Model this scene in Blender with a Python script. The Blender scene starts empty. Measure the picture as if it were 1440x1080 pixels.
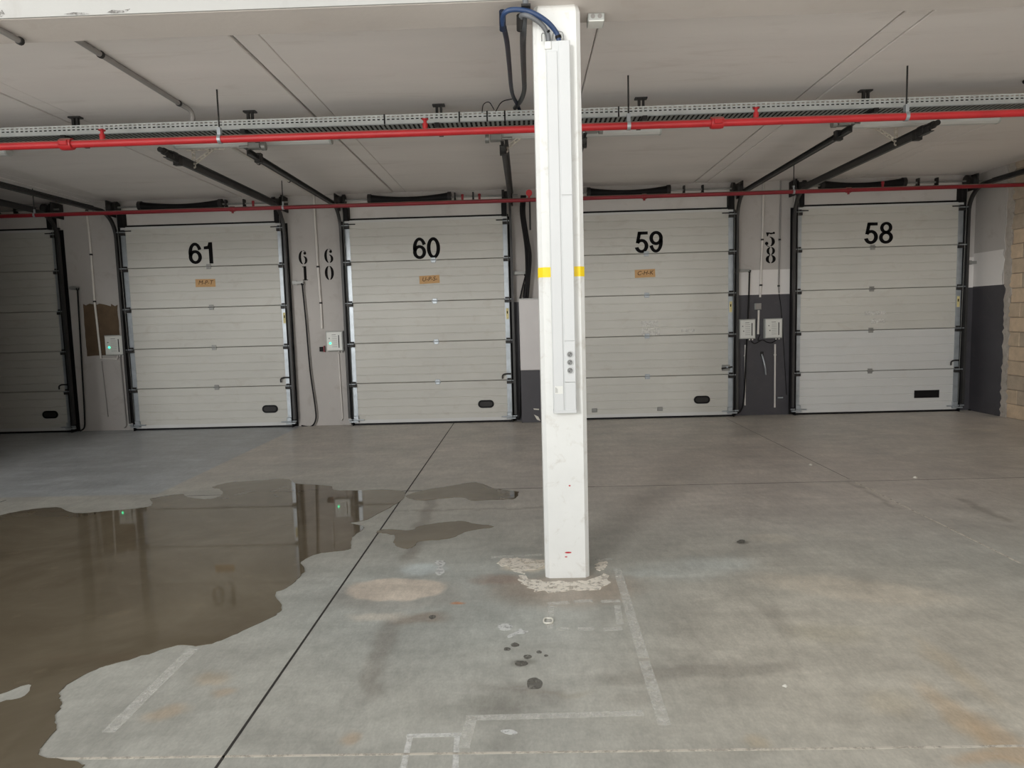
import bpy, bmesh, math, random
import numpy as np
from mathutils import Vector, Matrix
random.seed(7)
rng = np.random.default_rng(7)
SC = bpy.context.scene
COL = SC.collection

# ------------------------------------------------------------------ camera, light, exposure
CAM_H = 1.55
FPX = 965.23
PITCH, ROLL, YAW = [math.radians(a) for a in (5.322, 1.55, 1.2547)]
_cy, _sy = math.cos(YAW), math.sin(YAW)
_fwd = np.array([-_sy * math.cos(PITCH), _cy * math.cos(PITCH), -math.sin(PITCH)])
_rt = np.array([_cy, _sy, 0.0])
_up = np.cross(_rt, _fwd)
_rt2 = math.cos(ROLL) * _rt - math.sin(ROLL) * _up
_up2 = math.sin(ROLL) * _rt + math.cos(ROLL) * _up
cam_data = bpy.data.cameras.new('camera')
cam = bpy.data.objects.new('camera', cam_data)
COL.objects.link(cam)
cam_data.sensor_fit = 'HORIZONTAL'
cam_data.sensor_width = 36.0
cam_data.lens = FPX / 1440 * 36.0
cam_data.clip_start = 0.05
cam.matrix_world = Matrix(((_rt2[0], _up2[0], -_fwd[0], 0), (_rt2[1], _up2[1], -_fwd[1], 0),
                           (_rt2[2], _up2[2], -_fwd[2], CAM_H), (0, 0, 0, 1)))
SC.camera = cam

world = bpy.data.worlds.new('sky')
SC.world = world
world.use_nodes = True
bg = world.node_tree.nodes['Background']
bg.inputs['Color'].default_value = (0.97, 1.0, 1.02, 1)      # plain bright overcast sky
bg.inputs['Strength'].default_value = 0.42
sun_d = bpy.data.lights.new('sun', 'SUN')
sun_d.energy = 14.0
sun_d.angle = math.radians(0.6)
sun_d.color = (1.0, 0.98, 0.965)
sun = bpy.data.objects.new('sun', sun_d)
COL.objects.link(sun)
# the sun stands behind the building, to the right: the dock front and the camera are in shade, the yard beyond is sunlit
_az, _el = math.radians(42), math.radians(60)
_d = Vector((-math.sin(_az) * math.cos(_el), -math.cos(_az) * math.cos(_el), -math.sin(_el)))
sun.rotation_euler = _d.to_track_quat('-Z', 'Y').to_euler()
# added area lamp standing in for the yard's bright left side; casts the pillar's soft shadow
yard_d = bpy.data.lights.new('yard_fill_light', 'AREA')
yard_d.shape = 'RECTANGLE'
yard_d.size, yard_d.size_y = 3.4, 3.2
yard_d.energy = 1000.0
yard_d.color = (1.0, 1.0, 0.99)
yard = bpy.data.objects.new('yard_fill_light', yard_d)
COL.objects.link(yard)
yard.location = (-7.6, -12.0, 5.2)
yard.rotation_euler = (Vector((0.8, 6.0, 0.8)) - yard.location).to_track_quat('-Z', 'Y').to_euler()
SC.view_settings.view_transform = 'Standard'
SC.view_settings.look = 'None'
SC.view_settings.gamma = 1.0
SC.view_settings.use_curve_mapping = False
SC.view_settings.exposure = 0.64


# ------------------------------------------------------------------ surveying: a sight line met with a real plane
def _ray(x, y):
    u, v = (x - 720) / FPX, (y - 540) / FPX
    return _rt2 * u - _up2 * v + _fwd


def onY(x, y, Y):
    d = _ray(x, y)
    return np.array([0, 0, CAM_H]) + d * (Y / d[1])


def onZ(x, y, Z=0.0):
    d = _ray(x, y)
    return np.array([0, 0, CAM_H]) + d * ((Z - CAM_H) / d[2])


def onX(x, y, X):
    d = _ray(x, y)
    return np.array([0, 0, CAM_H]) + d * (X / d[0])


# main dimensions (metres)
WALL_Y = 10.50
DOOR_Y = 10.42            # inner face of the door leaves
CEIL_Z = 3.503
BEAM_Y0, BEAM_Y1, BEAM_Z = 3.93, 4.26, 3.29
RIGHT_X = 6.72
LEFT_X = -10.4


# ------------------------------------------------------------------ materials
def lin(c):
    c = c / 255.0
    return c / 12.92 if c <= 0.04045 else ((c + 0.055) / 1.055) ** 2.4


def rgb(r, g, b):
    return (lin(r), lin(g), lin(b), 1.0)


class NT:
    def __init__(s, name):
        s.m = bpy.data.materials.new(name)
        s.m.use_nodes = True
        s.t = s.m.node_tree
        s.b = s.t.nodes['Principled BSDF']

    def n(s, kind, **kw):
        nd = s.t.nodes.new(kind)
        for k, v in kw.items():
            setattr(nd, k, v)
        return nd

    def l(s, a, b):
        s.t.links.new(a, b)

    def coords(s, scale=(1, 1, 1)):
        g = s.n('ShaderNodeNewGeometry')
        mp = s.n('ShaderNodeMapping')
        mp.inputs['Scale'].default_value = scale
        s.l(g.outputs['Position'], mp.inputs['Vector'])
        return mp.outputs['Vector']

    def noise(s, vec, scale, detail=6.0, rough=0.55, dist=0.0):
        nz = s.n('ShaderNodeTexNoise')
        nz.inputs['Scale'].default_value = scale
        nz.inputs['Detail'].default_value = detail
        nz.inputs['Roughness'].default_value = rough
        nz.inputs['Distortion'].default_value = dist
        s.l(vec, nz.inputs['Vector'])
        return nz.outputs['Fac']

    def ramp(s, fac, p0, p1, c0=(0, 0, 0, 1), c1=(1, 1, 1, 1)):
        r = s.n('ShaderNodeValToRGB')
        r.color_ramp.elements[0].position = p0
        r.color_ramp.elements[1].position = p1
        r.color_ramp.elements[0].color = c0
        r.color_ramp.elements[1].color = c1
        s.l(fac, r.inputs['Fac'])
        return r.outputs['Color']

    def mix(s, fac, a, b, mode='MIX'):
        mx = s.n('ShaderNodeMix', data_type='RGBA', blend_type=mode)
        for sock, v in ((mx.inputs[0], fac), (mx.inputs[6], a), (mx.inputs[7], b)):
            if isinstance(v, (int, float)):
                sock.default_value = v
            elif isinstance(v, tuple):
                sock.default_value = v
            else:
                s.l(v, sock)
        return mx.outputs[2]

    def bump(s, h, strength=0.2, dist=0.01):
        bp = s.n('ShaderNodeBump')
        bp.inputs['Strength'].default_value = strength
        bp.inputs['Distance'].default_value = dist
        s.l(h, bp.inputs['Height'])
        s.l(bp.outputs['Normal'], s.b.inputs['Normal'])


def mat(name, c, rough=0.6, metal=0.0, var=0.12, scale=3.0, dirt=None, dirt_amt=0.5, stretch=(1, 1, 1), bump=0.0, bscale=60, spec=0.5):
    t = NT(name)
    v = t.coords(stretch)
    f = t.noise(v, scale)
    lo = tuple(x * (1 - var) for x in c[:3]) + (1,)
    hi = tuple(min(1, x * (1 + var)) for x in c[:3]) + (1,)
    col = t.ramp(f, 0.3, 0.7, lo, hi)
    if dirt:
        g = t.noise(v, scale * 2.7, 8, 0.65, 0.6)
        col = t.mix(t.ramp(g, 0.56, 0.74, (0, 0, 0, 1), (dirt_amt,) * 3 + (1,)), col, dirt)
    t.l(col, t.b.inputs['Base Color'])
    t.b.inputs['Roughness'].default_value = rough
    t.b.inputs['Metallic'].default_value = metal
    t.b.inputs['Specular IOR Level'].default_value = spec
    if bump:
        t.bump(t.noise(t.coords(), bscale, 5), bump, 0.004)
    return t.m


def worn(name, c, thr=0.45, width=0.12, scale=16, rough=0.6, stretch=(1, 1, 1), top=0.85):
    """thin print on the floor or wall, worn through in places"""
    t = NT(name)
    t.b.inputs['Base Color'].default_value = c
    t.b.inputs['Roughness'].default_value = rough
    v = t.coords(stretch)
    f = t.ramp(t.noise(v, scale, 8, 0.68), thr - width, thr + width, (0, 0, 0, 1), (top,) * 3 + (1,))
    t.l(f, t.b.inputs['Alpha'])
    return t.m


def emit(name, c, strength):
    t = NT(name)
    t.b.inputs['Base Color'].default_value = c
    t.b.inputs['Emission Color'].default_value = c
    t.b.inputs['Emission Strength'].default_value = strength
    return t.m


M = {}
M['wall'] = mat('painted_wall', rgb(186, 181, 176), 0.75, var=0.05, scale=1.6, dirt=rgb(150, 138, 126), dirt_amt=0.35, bump=0.25, bscale=45)
M['header'] = mat('painted_lintel', rgb(212, 207, 202), 0.75, var=0.05, scale=1.2, dirt=rgb(160, 148, 136), dirt_amt=0.25, bump=0.2, bscale=45)
M['dark_paint'] = mat('charcoal_wall_paint', rgb(70, 68, 72), 0.55, var=0.12, scale=2, dirt=rgb(96, 92, 92), dirt_amt=0.3, bump=0.2, bscale=45)
M['fresh_paint'] = mat('fresh_white_wall_paint', rgb(226, 222, 218), 0.7, var=0.03, scale=2, bump=0.2, bscale=45)
M['patch'] = mat('brown_bare_patch', rgb(98, 80, 60), 0.85, var=0.2, scale=7, dirt=rgb(80, 64, 48), dirt_amt=0.6, bump=0.4, bscale=40)
M['ceiling'] = mat('ceiling_concrete', rgb(234, 228, 223), 0.8, var=0.05, scale=1.1, dirt=rgb(204, 194, 185), dirt_amt=0.4, stretch=(0.35, 1.6, 1), bump=0.25, bscale=30)
M["beam_face"] = mat("dimmed_beam_face", rgb(176, 175, 171), 0.8, var=0.05, scale=1.4, dirt=rgb(150, 144, 138), dirt_amt=0.35, bump=0.25, bscale=30)  # greyed to tone down the strong light on the beam's front
M["beam"] = mat("beam_concrete", rgb(206, 198, 191), 0.8, var=0.05, scale=1.4, dirt=rgb(190, 176, 166), dirt_amt=0.35, bump=0.25, bscale=30)  # paler, to make up for weak light on the underside
M['seam'] = mat('dark_seam', rgb(70, 64, 58), 0.9, var=0.2, scale=5)
M['mortar'] = mat('mortar', rgb(168, 154, 138), 0.9, var=0.15, scale=6, bump=0.5, bscale=40)
M['plaster'] = mat('rough_plaster', rgb(178, 170, 160), 0.9, var=0.15, scale=9, dirt=rgb(130, 118, 105), dirt_amt=0.6, bump=0.6, bscale=50)
BLOCKS = [mat('concrete_block_%s' % n, c, 0.9, var=0.12, scale=9, dirt=tuple(x * 0.75 for x in c[:3]) + (1,), dirt_amt=0.5, bump=0.6, bscale=70)
          for n, c in (('tan', rgb(208, 185, 157)), ('sand', rgb(196, 176, 151)), ('grey', rgb(182, 166, 146)))]
M['column'] = mat('white_column_paint', rgb(226, 226, 222), 0.6, var=0.03, scale=4, dirt=rgb(186, 178, 164), dirt_amt=0.55, bump=0.35, bscale=40)
M['trunk'] = mat('white_plastic', rgb(206, 207, 206), 0.4, var=0.015, scale=3)
M['trunk_line'] = mat('grey_plastic_seam', rgb(128, 128, 126), 0.5, var=0.05)
M['panel'] = mat('door_panel_cream', rgb(200, 198, 190), 0.5, var=0.04, scale=1.3, dirt=rgb(176, 166, 152), dirt_amt=0.35, stretch=(1, 1, 1.6))
M['panel_new'] = mat('door_panel_white', rgb(206, 206, 203), 0.5, var=0.03, scale=1.3, dirt=rgb(196, 190, 180), dirt_amt=0.3)
M['panel_scuff'] = worn('pale_scuff', rgb(236, 234, 228), 0.45, 0.12, 14, top=0.6)
M['galv'] = mat('galvanised_steel', rgb(176, 182, 186), 0.42, metal=0.55, var=0.14, scale=9)
M['galv_dull'] = mat('dull_zinc', rgb(150, 150, 146), 0.5, metal=0.5, var=0.14, scale=9)
M['steel'] = mat('dark_track_steel', rgb(66, 65, 64), 0.5, metal=0.35, var=0.15, scale=5)
M['black'] = mat('black_rubber', rgb(18, 17, 18), 0.6, var=0.2, scale=6, spec=0.25)
M['dark'] = mat('dark_iron', rgb(46, 44, 43), 0.55, metal=0.3, var=0.2, scale=8)
M['ink'] = mat('black_vinyl', rgb(9, 8, 9), 0.7, var=0.1, spec=0.15)
M['stencil'] = mat('black_stencil_paint', rgb(20, 17, 17), 0.8, var=0.15, scale=20, spec=0.15)
M['red'] = mat('red_pipe_paint', rgb(188, 42, 46), 0.4, var=0.1, scale=4)
M['red_dark'] = mat('dark_red_paint', rgb(136, 30, 40), 0.45, var=0.12, scale=4)
for _k in ('red', 'red_dark'):
    _t = M[_k].node_tree
    _g = _t.nodes.new('ShaderNodeNewGeometry')
    _s = _t.nodes.new('ShaderNodeSeparateXYZ')
    _r = _t.nodes.new('ShaderNodeMapRange')
    _r.inputs['From Min'].default_value, _r.inputs['From Max'].default_value = 0.35, 0.8
    _m = _t.nodes.new('ShaderNodeMix')
    _m.data_type = 'RGBA'
    _b = _t.nodes['Principled BSDF']
    _t.links.new(_g.outputs['Normal'], _s.inputs[0])
    _t.links.new(_s.outputs['Z'], _r.inputs['Value'])
    _t.links.new(_r.outputs[0], _m.inputs[0])
    _t.links.new(_b.inputs['Base Color'].links[0].from_socket, _m.inputs[6])
    _m.inputs[7].default_value = rgb(120, 108, 98)
    _t.links.new(_m.outputs[2], _b.inputs['Base Color'])
M['blue'] = mat('blue_conduit', rgb(40, 62, 98), 0.45, var=0.1, scale=8)
M['navy'] = mat('navy_conduit', rgb(22, 30, 50), 0.45, var=0.1, scale=8)
M['grey_hose'] = mat('grey_conduit', rgb(104, 106, 108), 0.5, var=0.1, scale=8)
M['hose_dark'] = mat('dark_grey_conduit', rgb(62, 64, 66), 0.5, var=0.1, scale=8)
M['pvc'] = mat('pale_conduit', rgb(220, 215, 208), 0.5, var=0.06, scale=5)
M['pvc_grey'] = mat('grey_pvc', rgb(150, 146, 142), 0.5, var=0.06, scale=5)
M['box_grey'] = mat('control_box_grey', rgb(186, 188, 184), 0.45, var=0.04)
M['face'] = mat('control_face_white', rgb(222, 222, 216), 0.45, var=0.03)
M['print'] = mat('grey_print', rgb(120, 120, 120), 0.6, var=0.05)
M['led'] = emit('green_led', (0.02, 0.9, 0.35, 1), 3.0)
M['led_off'] = mat('dark_lens', rgb(50, 50, 50), 0.3)
M['cabinet'] = mat('white_cabinet', rgb(214, 210, 208), 0.5, var=0.03)
M['paper'] = mat('brown_paper', rgb(200, 160, 112), 0.8, var=0.06, scale=12)
M['brown_ink'] = mat('dark_brown_ink', rgb(62, 38, 26), 0.8)
M['yellow'] = mat('yellow_tape', rgb(250, 214, 28), 0.5, var=0.05, scale=9)
M['sticker'] = mat('pale_yellow_sticker', rgb(222, 208, 148), 0.6, var=0.12, scale=30)
M['lens'] = mat('milky_diffuser', rgb(214, 214, 210), 0.35, var=0.02)
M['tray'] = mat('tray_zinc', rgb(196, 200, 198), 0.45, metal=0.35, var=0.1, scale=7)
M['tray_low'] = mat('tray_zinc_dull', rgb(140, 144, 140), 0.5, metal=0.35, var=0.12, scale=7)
M['cream'] = mat('cream_perforated_steel', rgb(206, 198, 184), 0.5, metal=0.2, var=0.08, scale=8)
M['white_print'] = worn('worn_white_tape', rgb(244, 243, 238), 0.44, 0.16, 30, top=0.6)
M['faint_print'] = worn('faded_white_tape', rgb(240, 238, 230), 0.46, 0.2, 26, top=0.42)
M['joint_dark'] = mat('dark_floor_joint', rgb(52, 48, 44), 0.9, var=0.3, scale=20)
M['joint_white'] = worn('white_floor_joint', rgb(216, 208, 194), 0.42, 0.1, 22, top=0.9)
M['white_spat'] = worn('white_paint_splash', rgb(222, 222, 218), 0.42, 0.08, 30, top=0.9)
M['scrap'] = mat('white_scrap', rgb(226, 222, 210), 0.7)
M['base_plaster'] = worn('column_base_plaster', rgb(236, 228, 214), 0.43, 0.07, 24, rough=0.9, top=0.95)
M['damp'] = worn('damp_spot', rgb(122, 119, 111), 0.44, 0.14, 28, rough=0.3, top=0.72)
M['scrape'] = worn('dark_scrape', rgb(96, 90, 84), 0.5, 0.1, 40, top=0.7)
M['lead'] = mat('red_smudge', rgb(190, 50, 58), 0.7)

# water lying on the concrete: the wet slab seen through a mirror-flat film
t = NT('puddle_water')
_v = t.coords()
_c = t.ramp(t.noise(_v, 0.9, 8, 0.62, 0.5), 0.3, 0.72, rgb(96, 86, 70), rgb(128, 118, 100))
_c = t.mix(t.ramp(t.noise(_v, 5.5, 6, 0.6), 0.58, 0.76, (0, 0, 0, 1), (0.35,) * 3 + (1,)), _c, rgb(140, 126, 104))
t.l(_c, t.b.inputs['Base Color'])
t.b.inputs['Roughness'].default_value = 0.03
t.b.inputs['IOR'].default_value = 1.33
M['water'] = t.m

# worn power-floated concrete; the stains come from a vertex colour, the grain from noise
t = NT('floor_concrete')
_a = t.n('ShaderNodeVertexColor')
_a.layer_name = 'stain'
_v = t.coords()
_f1 = t.noise(_v, 2.2, 9, 0.66, 0.35)
_f2 = t.noise(t.coords((1, 0.35, 1)), 26, 6, 0.6)
_f3 = t.noise(t.coords((0.35, 1.5, 1)), 5, 8, 0.65, 0.3)
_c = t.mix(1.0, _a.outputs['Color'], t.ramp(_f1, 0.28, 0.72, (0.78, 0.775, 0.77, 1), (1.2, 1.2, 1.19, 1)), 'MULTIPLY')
_c = t.mix(1.0, _c, t.ramp(_f2, 0.3, 0.7, (0.90, 0.90, 0.90, 1), (1.09, 1.09, 1.09, 1)), 'MULTIPLY')
_f4 = t.noise(t.coords((1, 0.5, 1)), 95, 3, 0.6)
_c = t.mix(1.0, _c, t.ramp(_f4, 0.3, 0.7, (0.92, 0.92, 0.92, 1), (1.08, 1.08, 1.08, 1)), 'MULTIPLY')
_f5 = t.noise(t.coords((0.6, 2.2, 1)), 13, 7, 0.7, 0.4)
_c = t.mix(t.ramp(_f5, 0.60, 0.72, (0, 0, 0, 1), (0.30,) * 3 + (1,)), _c, rgb(206, 202, 194))
_c = t.mix(1.0, _c, t.ramp(_f3, 0.3, 0.7, (0.90, 0.90, 0.895, 1), (1.09, 1.09, 1.09, 1)), 'MULTIPLY')
t.l(_c, t.b.inputs['Base Color'])
t.l(t.ramp(_f1, 0.3, 0.7, (0.34,) * 3 + (1,), (0.52,) * 3 + (1,)), t.b.inputs['Roughness'])
t.b.inputs['Specular IOR Level'].default_value = 0.4
t.bump(_f2, 0.12, 0.003)
M['floor'] = t.m


# ------------------------------------------------------------------ mesh builder (world coordinates)
class MB:
    def __init__(s):
        s.v, s.f, s.sm = [], [], []

    def add(s, vs, fs, smooth=False):
        o = len(s.v)
        s.v += [tuple(float(x) for x in p) for p in vs]
        s.f += [tuple(i + o for i in f) for f in fs]
        s.sm += [smooth] * len(fs)
        return s

    def box(s, a, b):
        (x0, y0, z0), (x1, y1, z1) = a, b
        x0, x1 = min(x0, x1), max(x0, x1)
        y0, y1 = min(y0, y1), max(y0, y1)
        z0, z1 = min(z0, z1), max(z0, z1)
        vs = [(x0, y0, z0), (x1, y0, z0), (x1, y1, z0), (x0, y1, z0), (x0, y0, z1), (x1, y0, z1), (x1, y1, z1), (x0, y1, z1)]
        return s.add(vs, [(3, 2, 1, 0), (4, 5, 6, 7), (0, 1, 5, 4), (1, 2, 6, 5), (2, 3, 7, 6), (3, 0, 4, 7)])

    def cbox(s, a, b, c=0.01):
        """box with its four front (low y) edges chamfered"""
        (x0, y0, z0), (x1, y1, z1) = a, b
        vs = [(x0, y1, z0), (x1, y1, z0), (x1, y1, z1), (x0, y1, z1), (x0, y0 + c, z0), (x1, y0 + c, z0), (x1, y0 + c, z1), (x0, y0 + c, z1),
              (x0 + c, y0, z0 + c), (x1 - c, y0, z0 + c), (x1 - c, y0, z1 - c), (x0 + c, y0, z1 - c)]
        fs = [(0, 3, 2, 1), (8, 9, 10, 11)]
        for i in range(4):
            j = (i + 1) % 4
            fs += [(i, j, 4 + j, 4 + i), (4 + i, 4 + j, 8 + j, 8 + i)]
        return s.add(vs, fs)

    def prism(s, poly, axis, a, b):
        """closed polygon (2-D points) pulled along an axis from a to b"""
        n = len(poly)

        def P(p, t):
            return {'x': (t, p[0], p[1]), 'y': (p[0], t, p[1]), 'z': (p[0], p[1], t)}[axis]
        vs = [P(p, a) for p in poly] + [P(p, b) for p in poly]
        fs = [tuple(range(n))[::-1], tuple(range(n, 2 * n))]
        for i in range(n):
            j = (i + 1) % n
            fs.append((i, j, n + j, n + i))
        return s.add(vs, fs)

    def tube(s, pts, r, n=10, cap=True):
        pts = [Vector(p) for p in pts]
        k = len(pts)
        rs = r if isinstance(r, (list, tuple)) else [r] * k
        tans = [(pts[min(i + 1, k - 1)] - pts[max(i - 1, 0)]).normalized() for i in range(k)]
        ref = Vector((0, 0, 1)) if abs(tans[0].z) < 0.9 else Vector((1, 0, 0))
        u = (ref - tans[0] * ref.dot(tans[0])).normalized()
        vs = []
        for i in range(k):
            u = (u - tans[i] * u.dot(tans[i])).normalized()
            w = tans[i].cross(u)
            for j in range(n):
                a = 2 * math.pi * j / n
                vs.append(pts[i] + (u * math.cos(a) + w * math.sin(a)) * rs[i])
        fs = []
        for i in range(k - 1):
            for j in range(n):
                q = (j + 1) % n
                fs.append((i * n + j, i * n + q, (i + 1) * n + q, (i + 1) * n + j))
        s.add(vs, fs, True)
        if cap:
            s.add(vs[:n], [tuple(range(n))[::-1]])
            s.add(vs[-n:], [tuple(range(n))])
        return s

    def sweep(s, prof, frames):
        """profile [(a,b)..] carried along frames (origin, A, B)"""
        n = len(prof)
        vs = []
        for o, A, B in frames:
            for a, b in prof:
                vs.append(tuple(o[i] + A[i] * a + B[i] * b for i in range(3)))
        fs = []
        for i in range(len(frames) - 1):
            for j in range(n):
                q = (j + 1) % n
                fs.append((i * n + j, i * n + q, (i + 1) * n + q, (i + 1) * n + j))
        fs.append(tuple(range(n))[::-1])
        fs.append(tuple(range((len(frames) - 1) * n, len(frames) * n)))
        return s.add(vs, fs)

    def build(s, name, m, parent=None, kind=None):
        me = bpy.data.meshes.new(name)
        off = (0, 0, 0)
        if parent is not None:
            off = world_loc(parent)
        me.from_pydata([(x - off[0], y - off[1], z - off[2]) for x, y, z in s.v], [], s.f)
        me.polygons.foreach_set('use_smooth', s.sm)
        me.materials.append(m)
        bm = bmesh.new()
        bm.from_mesh(me)
        bmesh.ops.recalc_face_normals(bm, faces=bm.faces)
        bm.to_mesh(me)
        bm.free()
        o = bpy.data.objects.new(name, me)
        COL.objects.link(o)
        if parent is not None:
            o.parent = parent
        if kind:
            o['kind'] = kind
        return o


def world_loc(o):
    x, y, z = 0, 0, 0
    while o is not None:
        x, y, z = x + o.location[0], y + o.location[1], z + o.location[2]
        o = o.parent
    return (x, y, z)


def tag(o, label=None, cat=None, group=None, kind=None):
    for k, v in (('label', label), ('category', cat), ('group', group), ('kind', kind)):
        if v:
            o[k] = v
    return o


def empty(name, loc, label=None, cat=None, group=None, kind=None):
    o = bpy.data.objects.new(name, None)
    o.location = tuple(float(x) for x in loc)
    o.empty_display_size = 0.1
    COL.objects.link(o)
    return tag(o, label, cat, group, kind)


def B(name, m, parent, a, b):
    return MB().box(a, b).build(name, m, parent)


def T(name, m, parent, pts, r, n=10):
    return MB().tube(pts, r, n).build(name, m, parent)


def curve(pts, sub=8):
    """Catmull-Rom through the points"""
    P = [Vector(p) for p in pts]
    P = [P[0] * 2 - P[1]] + P + [P[-1] * 2 - P[-2]]
    out = []
    for i in range(1, len(P) - 2):
        for k in range(sub):
            u = k / sub
            a, b, c, d = P[i - 1], P[i], P[i + 1], P[i + 2]
            out.append(0.5 * ((2 * b) + (c - a) * u + (2 * a - 5 * b + 4 * c - d) * u * u + (3 * b - a - 3 * c + d) * u ** 3))
    out.append(P[-2])
    return out


def closed_curve(pts, sub=5):
    n = len(pts)
    P = [np.array(p, float) for p in pts]
    out = []
    for i in range(n):
        a, b, c, d = P[i - 1], P[i], P[(i + 1) % n], P[(i + 2) % n]
        for k in range(sub):
            u = k / sub
            out.append(0.5 * ((2 * b) + (c - a) * u + (2 * a - 5 * b + 4 * c - d) * u * u + (3 * b - a - 3 * c + d) * u ** 3))
    return out


# ------------------------------------------------------------------ value noise for the stain map
def vnoise(x, y, seed):
    r = np.random.default_rng(seed)
    T_ = r.random((256, 256))
    xi, yi = np.floor(x).astype(int), np.floor(y).astype(int)
    fx, fy = x - xi, y - yi
    fx, fy = fx * fx * (3 - 2 * fx), fy * fy * (3 - 2 * fy)
    g = lambda a, b: T_[a % 256, b % 256]
    return (g(xi, yi) * (1 - fx) + g(xi + 1, yi) * fx) * (1 - fy) + (g(xi, yi + 1) * (1 - fx) + g(xi + 1, yi + 1) * fx) * fy


def fbm(x, y, seed, o=5):
    s, a, tot = 0, 1.0, 0
    for i in range(o):
        s = s + a * vnoise(x * 2 ** i, y * 2 ** i, seed + i)
        tot += a
        a *= 0.55
    return s / tot - 0.5


# ================================================================== SETTING
# ---- floor
def axis(parts):
    out = []
    for a, b, st in parts:
        out.append(np.arange(a, b - 1e-6, st))
    out.append([parts[-1][1]])
    return np.concatenate(out)


xs = axis([(-22, LEFT_X, 1.0), (LEFT_X, -2.6, 0.035), (-2.6, 2.3, 0.0125), (2.3, 6.8, 0.035), (6.8, 22, 1.0)])
ys = axis([(-26, 1.8, 0.6), (1.8, 5.0, 0.0125), (5.0, 10.6, 0.035)])
GX, GY = np.meshgrid(xs, ys)
nx, ny = len(xs), len(ys)
wx = GX + 0.22 * fbm(GX * 2.3, GY * 2.3, 11)
wy = GY + 0.22 * fbm(GX * 2.3, GY * 2.3, 31)
wx2 = GX + 0.10 * fbm(GX * 7, GY * 7, 51)
wy2 = GY + 0.10 * fbm(GX * 7, GY * 7, 71)


def L3(r, g, b):
    return np.array([lin(r), lin(g), lin(b)])


colr = np.zeros((ny, nx, 3)) + L3(151, 150, 143)
big = fbm(GX * 0.5, GY * 0.8, 5)
colr *= (1 + 0.30 * big)[..., None]
# the unseen yard behind the camera is toned paler to bounce more light in
_y = np.clip((1.2 - GY) / 0.5, 0, 1)[..., None]
colr = colr * (1 - _y) + _y * L3(178, 178, 176)


def paint(mask, c, amt=1.0):
    global colr
    m = np.clip(mask * amt, 0, 1)[..., None]
    colr = colr * (1 - m) + m * np.array(c)


def sstep(x, a, b):
    u = np.clip((x - a) / (b - a), 0, 1)
    return u * u * (3 - 2 * u)


def blob(px, py, rx, ry, soft=0.35, fine=False, ang=0.0):
    """soft-edged stain centred on a floor point; radii in metres"""
    c = onZ(px, py)
    X, Y = (wx2, wy2) if fine else (wx, wy)
    dx, dy = X - c[0], Y - c[1]
    ca, sa = math.cos(ang), math.sin(ang)
    dx, dy = dx * ca + dy * sa, -dx * sa + dy * ca
    d = np.sqrt((dx / rx) ** 2 + (dy / ry) ** 2)
    return 1 - sstep(d, 1 - soft, 1 + soft)


def band(p, q, w, soft=0.5, fine=True):
    a, b = onZ(*p)[:2], onZ(*q)[:2]
    X, Y = (wx2, wy2) if fine else (wx, wy)
    d = b - a
    L = np.hypot(*d)
    d = d / L
    u = (X - a[0]) * d[0] + (Y - a[1]) * d[1]
    v = np.abs((X - a[0]) * -d[1] + (Y - a[1]) * d[0])
    return (1 - sstep(v / w, 1 - soft, 1 + soft)) * sstep(u, -0.05, 0.08) * (1 - sstep(u, L - 0.08, L + 0.05))


# browner slab on the right; towards the doors also painted paler to lift the dim floor
paint(sstep(wy, 5.6, 8.2) * (0.8 + 0.8 * fbm(GX * 1.2, GY * 1.2, 91)), L3(176, 169, 162), 0.9)
paint(blob(1080, 670, 2.6, 1.6, 0.6), L3(166, 157, 150), 0.7)
paint(blob(1270, 930, 1.1, 1.3, 0.7), L3(172, 165, 152), 0.65)
# blue-grey rectangle in front of door 61
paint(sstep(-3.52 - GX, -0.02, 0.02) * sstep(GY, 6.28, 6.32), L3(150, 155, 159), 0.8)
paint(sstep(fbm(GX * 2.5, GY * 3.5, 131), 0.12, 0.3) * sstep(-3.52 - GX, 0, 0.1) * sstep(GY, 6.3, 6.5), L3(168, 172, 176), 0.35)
# bluish cleaner area round the pillar
paint(blob(640, 840, 0.9, 0.7, 0.6), L3(150, 154, 150), 0.5)
paint(blob(965, 800, 0.34, 0.17, 0.6, True), L3(164, 168, 164), 0.5)
paint(blob(1015, 790, 0.20, 0.12, 0.6, True), L3(164, 168, 164), 0.45)
paint(blob(905, 806, 0.16, 0.06, 0.5, True), L3(164, 168, 164), 0.4)
paint(blob(1195, 828, 0.48, 0.17, 0.4, True, -0.35), L3(184, 175, 160), 0.7)
paint(blob(1085, 757, 0.16, 0.10, 0.4, True), L3(176, 170, 158), 0.6)
# pale pink dried plaster puddle
paint(blob(560, 836, 0.40, 0.22, 0.3, True), L3(128, 120, 112), 0.35)
paint(blob(557, 828, 0.30, 0.165, 0.12, True), L3(186, 174, 160), 0.85)
paint(blob(590, 870, 0.16, 0.06, 0.5, True), L3(122, 110, 98), 0.7)
paint(blob(530, 866, 0.13, 0.05, 0.5, True), L3(176, 168, 156), 0.6)
paint(blob(597, 800, 0.14, 0.10, 0.4, True), L3(182, 190, 190), 0.55)
# around the pillar foot
paint(blob(795, 828, 0.40, 0.24, 0.4, True), L3(140, 126, 112), 0.7)
paint(blob(745, 795, 0.16, 0.10, 0.35, True), L3(198, 186, 168), 0.85)
paint(blob(700, 815, 0.16, 0.08, 0.5, True), L3(140, 118, 104), 0.6)
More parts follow.
